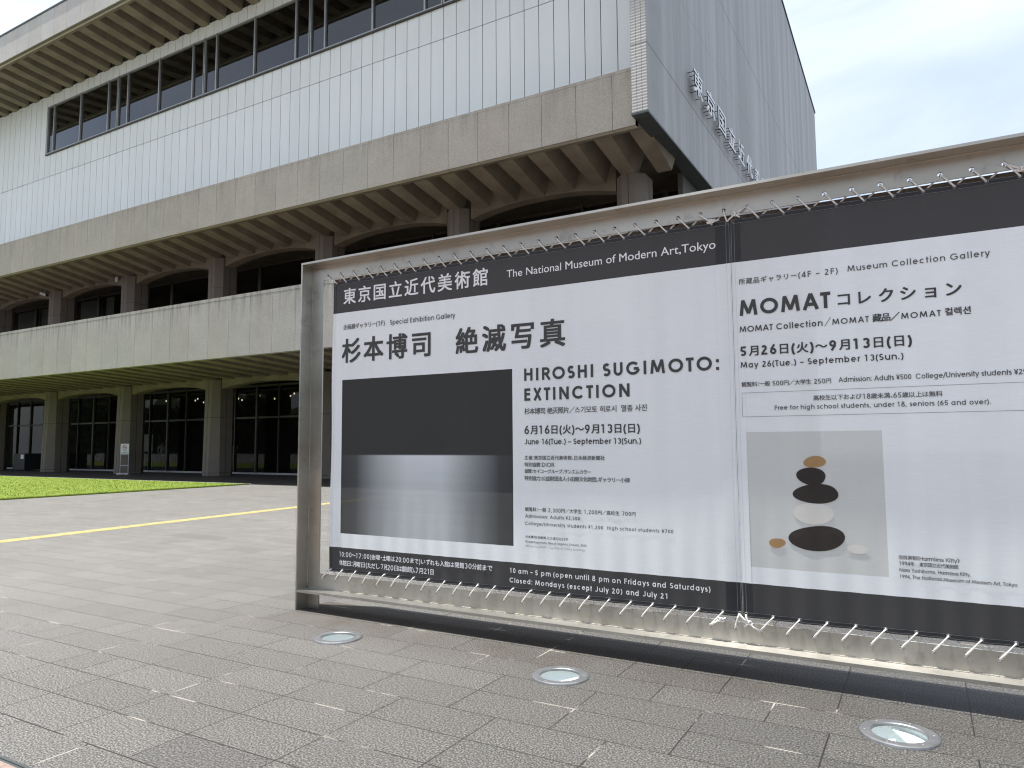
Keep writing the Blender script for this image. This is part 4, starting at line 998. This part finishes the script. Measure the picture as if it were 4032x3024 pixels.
def person(loc, ang, k, label, arms):
    J = {'pel': (0, 0, .95, .135, .10), 'wai': (0, 0, 1.10, .125, .095), 'che': (0, .01, 1.32, .155, .105), 'nec': (0, .01, 1.47, .055, .055), 'hea': (0, -.02, 1.58, .075, .085), 'top': (0, -.02, 1.68, .065, .075)}
    E = [('pel', 'wai'), ('wai', 'che'), ('che', 'nec'), ('nec', 'hea'), ('hea', 'top')]
    for s, n_ in ((-1, 'a'), (1, 'b')):
        J['hip'+n_] = (s*.09, 0, .90, .085, .085); J['kne'+n_] = (s*.10, -.01, .48, .058, .06); J['ank'+n_] = (s*.10, .01, .09, .038, .042); J['toe'+n_] = (s*.11, -.14, .04, .038, .03)
        J['sho'+n_] = (s*.185, .01, 1.40, .06, .06)
        el, wr, ha = arms[0 if s < 0 else 1]
        J['elb'+n_] = (*el, .042, .042); J['wri'+n_] = (*wr, .028, .028); J['han'+n_] = (*ha, .03, .018)
        d = Vector(ha)-Vector(wr); d.normalize()
        E += [('pel', 'hip'+n_), ('hip'+n_, 'kne'+n_), ('kne'+n_, 'ank'+n_), ('ank'+n_, 'toe'+n_), ('che', 'sho'+n_), ('sho'+n_, 'elb'+n_), ('elb'+n_, 'wri'+n_), ('wri'+n_, 'han'+n_)]
        side = Vector((0, 0, 1)).cross(d); side = Vector((1, 0, 0)) if side.length < .2 else side.normalized()
        for f_ in range(4):
            p = Vector(ha)+side*(f_-1.5)*.017; q = p+d*(.06 if f_ in (1, 2) else .048)+Vector((0, 0, -.008))
            J['f%d' % f_+n_] = (*p, .009, .009); J['g%d' % f_+n_] = (*q, .007, .007); E += [('han'+n_, 'f%d' % f_+n_), ('f%d' % f_+n_, 'g%d' % f_+n_)]
        p = Vector(wr).lerp(Vector(ha), .5)+side*.03; J['th'+n_] = (*p, .009, .009); J['tt'+n_] = (*(p+d*.035+side*.012), .008, .008); E += [('wri'+n_, 'th'+n_), ('th'+n_, 'tt'+n_)]
    names = list(J); me = bpy.data.meshes.new('p'); me.from_pydata([J[a][:3] for a in names], [(names.index(a), names.index(b)) for a, b in E], [])
    ob = bpy.data.objects.new('p', me); C.objects.link(ob)
    sk = ob.modifiers.new('s', 'SKIN'); sk.use_smooth_shade = True
    for i, a in enumerate(names): me.skin_vertices[0].data[i].radius = J[a][3:]; me.skin_vertices[0].data[i].use_root = a == 'pel'
    sb = ob.modifiers.new('u', 'SUBSURF'); sb.levels = 1
    dg = bpy.context.evaluated_depsgraph_get(); dg.update(); body = bpy.data.meshes.new_from_object(ob.evaluated_get(dg)); bpy.data.objects.remove(ob)
    body.materials.clear()
    for q in ('skin', 'shirt', 'trousers'): body.materials.append(M[q])
    for p in body.polygons:
        c = p.center; p.material_index = 2 if c.z < .93 and abs(c.x) < .2 else 1 if c.z < 1.46 and not (abs(c.x) > .15 and c.z < 1.12) else 0
    root = bpy.data.objects.new('person', body); C.objects.link(root); tag(root, label, 'person')
    mb = MB(); 
    for i in range(7):
        for j in range(12): pass
    rings = []
    for i in range(8):
        t = math.pi*i/14; r = math.cos(t); rings.append([(0+.088*r*math.cos(2*math.pi*j/14), .0+.10*r*math.sin(2*math.pi*j/14), 1.61+.125*math.sin(t)) for j in range(14)])
    mb.loft(rings, smooth=True); h = mb.build('hair', M['hair'], None); h.parent = root
    mb = MB()
    mb.tube([(0, -.125, 1.575), (0, -.108, 1.60)], [.014, .008], 8)
    mb.build('nose', M['skin'], None).parent = root
    mb = MB()
    for s in (-1, 1): mb.tube([(s*.03, -.103, 1.605), (s*.03, -.112, 1.605)], .011, 8); mb.tube([(s*.085, -.01, 1.57), (s*.085, -.01, 1.62)], .016, 8)
    mb.build('eyes_and_ears', M['hair'], None).parent = root
    root.scale = (k, k, k); root.location = loc; root.rotation_euler.z = ang
    return root
A1 = [((-.26, .0, 1.14), (-.22, -.18, 1.02), (-.20, -.24, 1.02)), ((.26, -.02, 1.14), (.20, -.24, 1.20), (.17, -.30, 1.23))]
A2 = [((-.26, .02, 1.14), (-.26, .0, .90), (-.26, -.01, .82)), ((.26, -.02, 1.14), (.22, -.2, 1.28), (.2, -.22, 1.36))]
person((-42.55, 28.9, 0.006), 1.3, 1.13, 'person in a pale loose shirt holding something up, left of the mullion behind the glass', A1)
person((-35.6, 28.9, 0.006), -0.3, 1.13, 'person in a pale top standing beside a column behind the lobby glass', A2)

# lettering on the end wall
for i, ch in enumerate('東京国立近代美術館'):
    me = font_mesh(ch, 1.0, 0.0, extrude=0.02); co, mnx, mxx, mny, mxy = ext(me)
    y0 = 25.43+1.85*i; w = 1.27; hgt = 0.95
    fs = [tuple(p.vertices) for p in me.polygons]; vs, ff = [], []
    for q, (a, b) in enumerate(((-1, -1), (1, -1), (-1, 1), (1, 1))):
        o_ = len(vs)
        vs += [tuple(Vector((-6.75+p[2]+0.0008*q, y0+(p[0]-mnx)/(mxx-mnx)*w+a*0.012, 14.60+(p[1]-mny)/(mxy-mny)*hgt+b*0.010))-bld.location) for p in co]
        ff += [tuple(o_+k for k in f) for f in fs]
    me = bpy.data.meshes.new('letter'); me.from_pydata(vs, [], ff)
    mb = MB(); rr = random.Random(i)
    for py in (0.12, 0.37, 0.63, 0.88):
        for pz in (0.15, 0.42, 0.82):
            if rr.random() < 0.7: mb.tube([(-6.999, y0+py*w, 14.6+pz*hgt), (-6.782, y0+py*w, 14.6+pz*hgt)], 0.014, 6)
    me.materials.clear(); me.materials.append(M['white_letter']); me.name = 'letter'
    o = bpy.data.objects.new('letter', me); C.objects.link(o); o.parent = wall
    pg = mb.build('letter_peg', M['joint'], wall)

# ------------------------------------------------------------------ unseen trees behind the camera and to the right, added to darken reflections
mb = MB(); rnd = random.Random(21)
for i in range(9000):
    x = rnd.uniform(-190, 70); hmax = 11+3*math.sin(x*0.13)+2*math.sin(x*0.37+1)
    z = hmax*rnd.random()**0.8; y = -46+rnd.uniform(-3, 3)*(1.1-z/18)
    s = rnd.uniform(0.5, 1.1); a, b = rnd.uniform(0, 3.14), rnd.uniform(-0.8, 0.8)
    ux, uy = math.cos(a)*s, math.sin(a)*s*0.6; uz = math.sin(b)*s
    mb.add([(x-ux, y-uy, z), (x, y, z-0.7*s), (x+ux, y+uy, z+uz), (x, y+0.2, z+0.8*s)], [(0, 1, 2, 3)])
def wood_core(P0, P1, hmin):
    n = 60; rings = []
    for i in range(n+1):
        t = i/n; x = P0[0]+(P1[0]-P0[0])*t; y = P0[1]+(P1[1]-P0[1])*t; h = hmin+2.2*math.sin(i*0.9)+1.4*math.sin(i*2.3+1)
        nx_, ny_ = -(P1[1]-P0[1]), P1[0]-P0[0]; l = math.hypot(nx_, ny_); nx_ *= 2/l; ny_ *= 2/l
        rings.append([(x-nx_, y-ny_, 0), (x-nx_, y-ny_, h*0.8), (x, y, h), (x+nx_, y+ny_, h*0.8), (x+nx_, y+ny_, 0)])
    mb.loft(rings)
wood_core((-190, -50), (70, -50), 11.5); wood_core((75, -48), (62, 60), 12)
tag(mb.build('unseen_woods', M['unseen_foliage']), 'dark far-off line of trees reflected in the museum glass', 'trees', kind='stuff')  # added unseen trees, only there to darken reflections in glass and steel
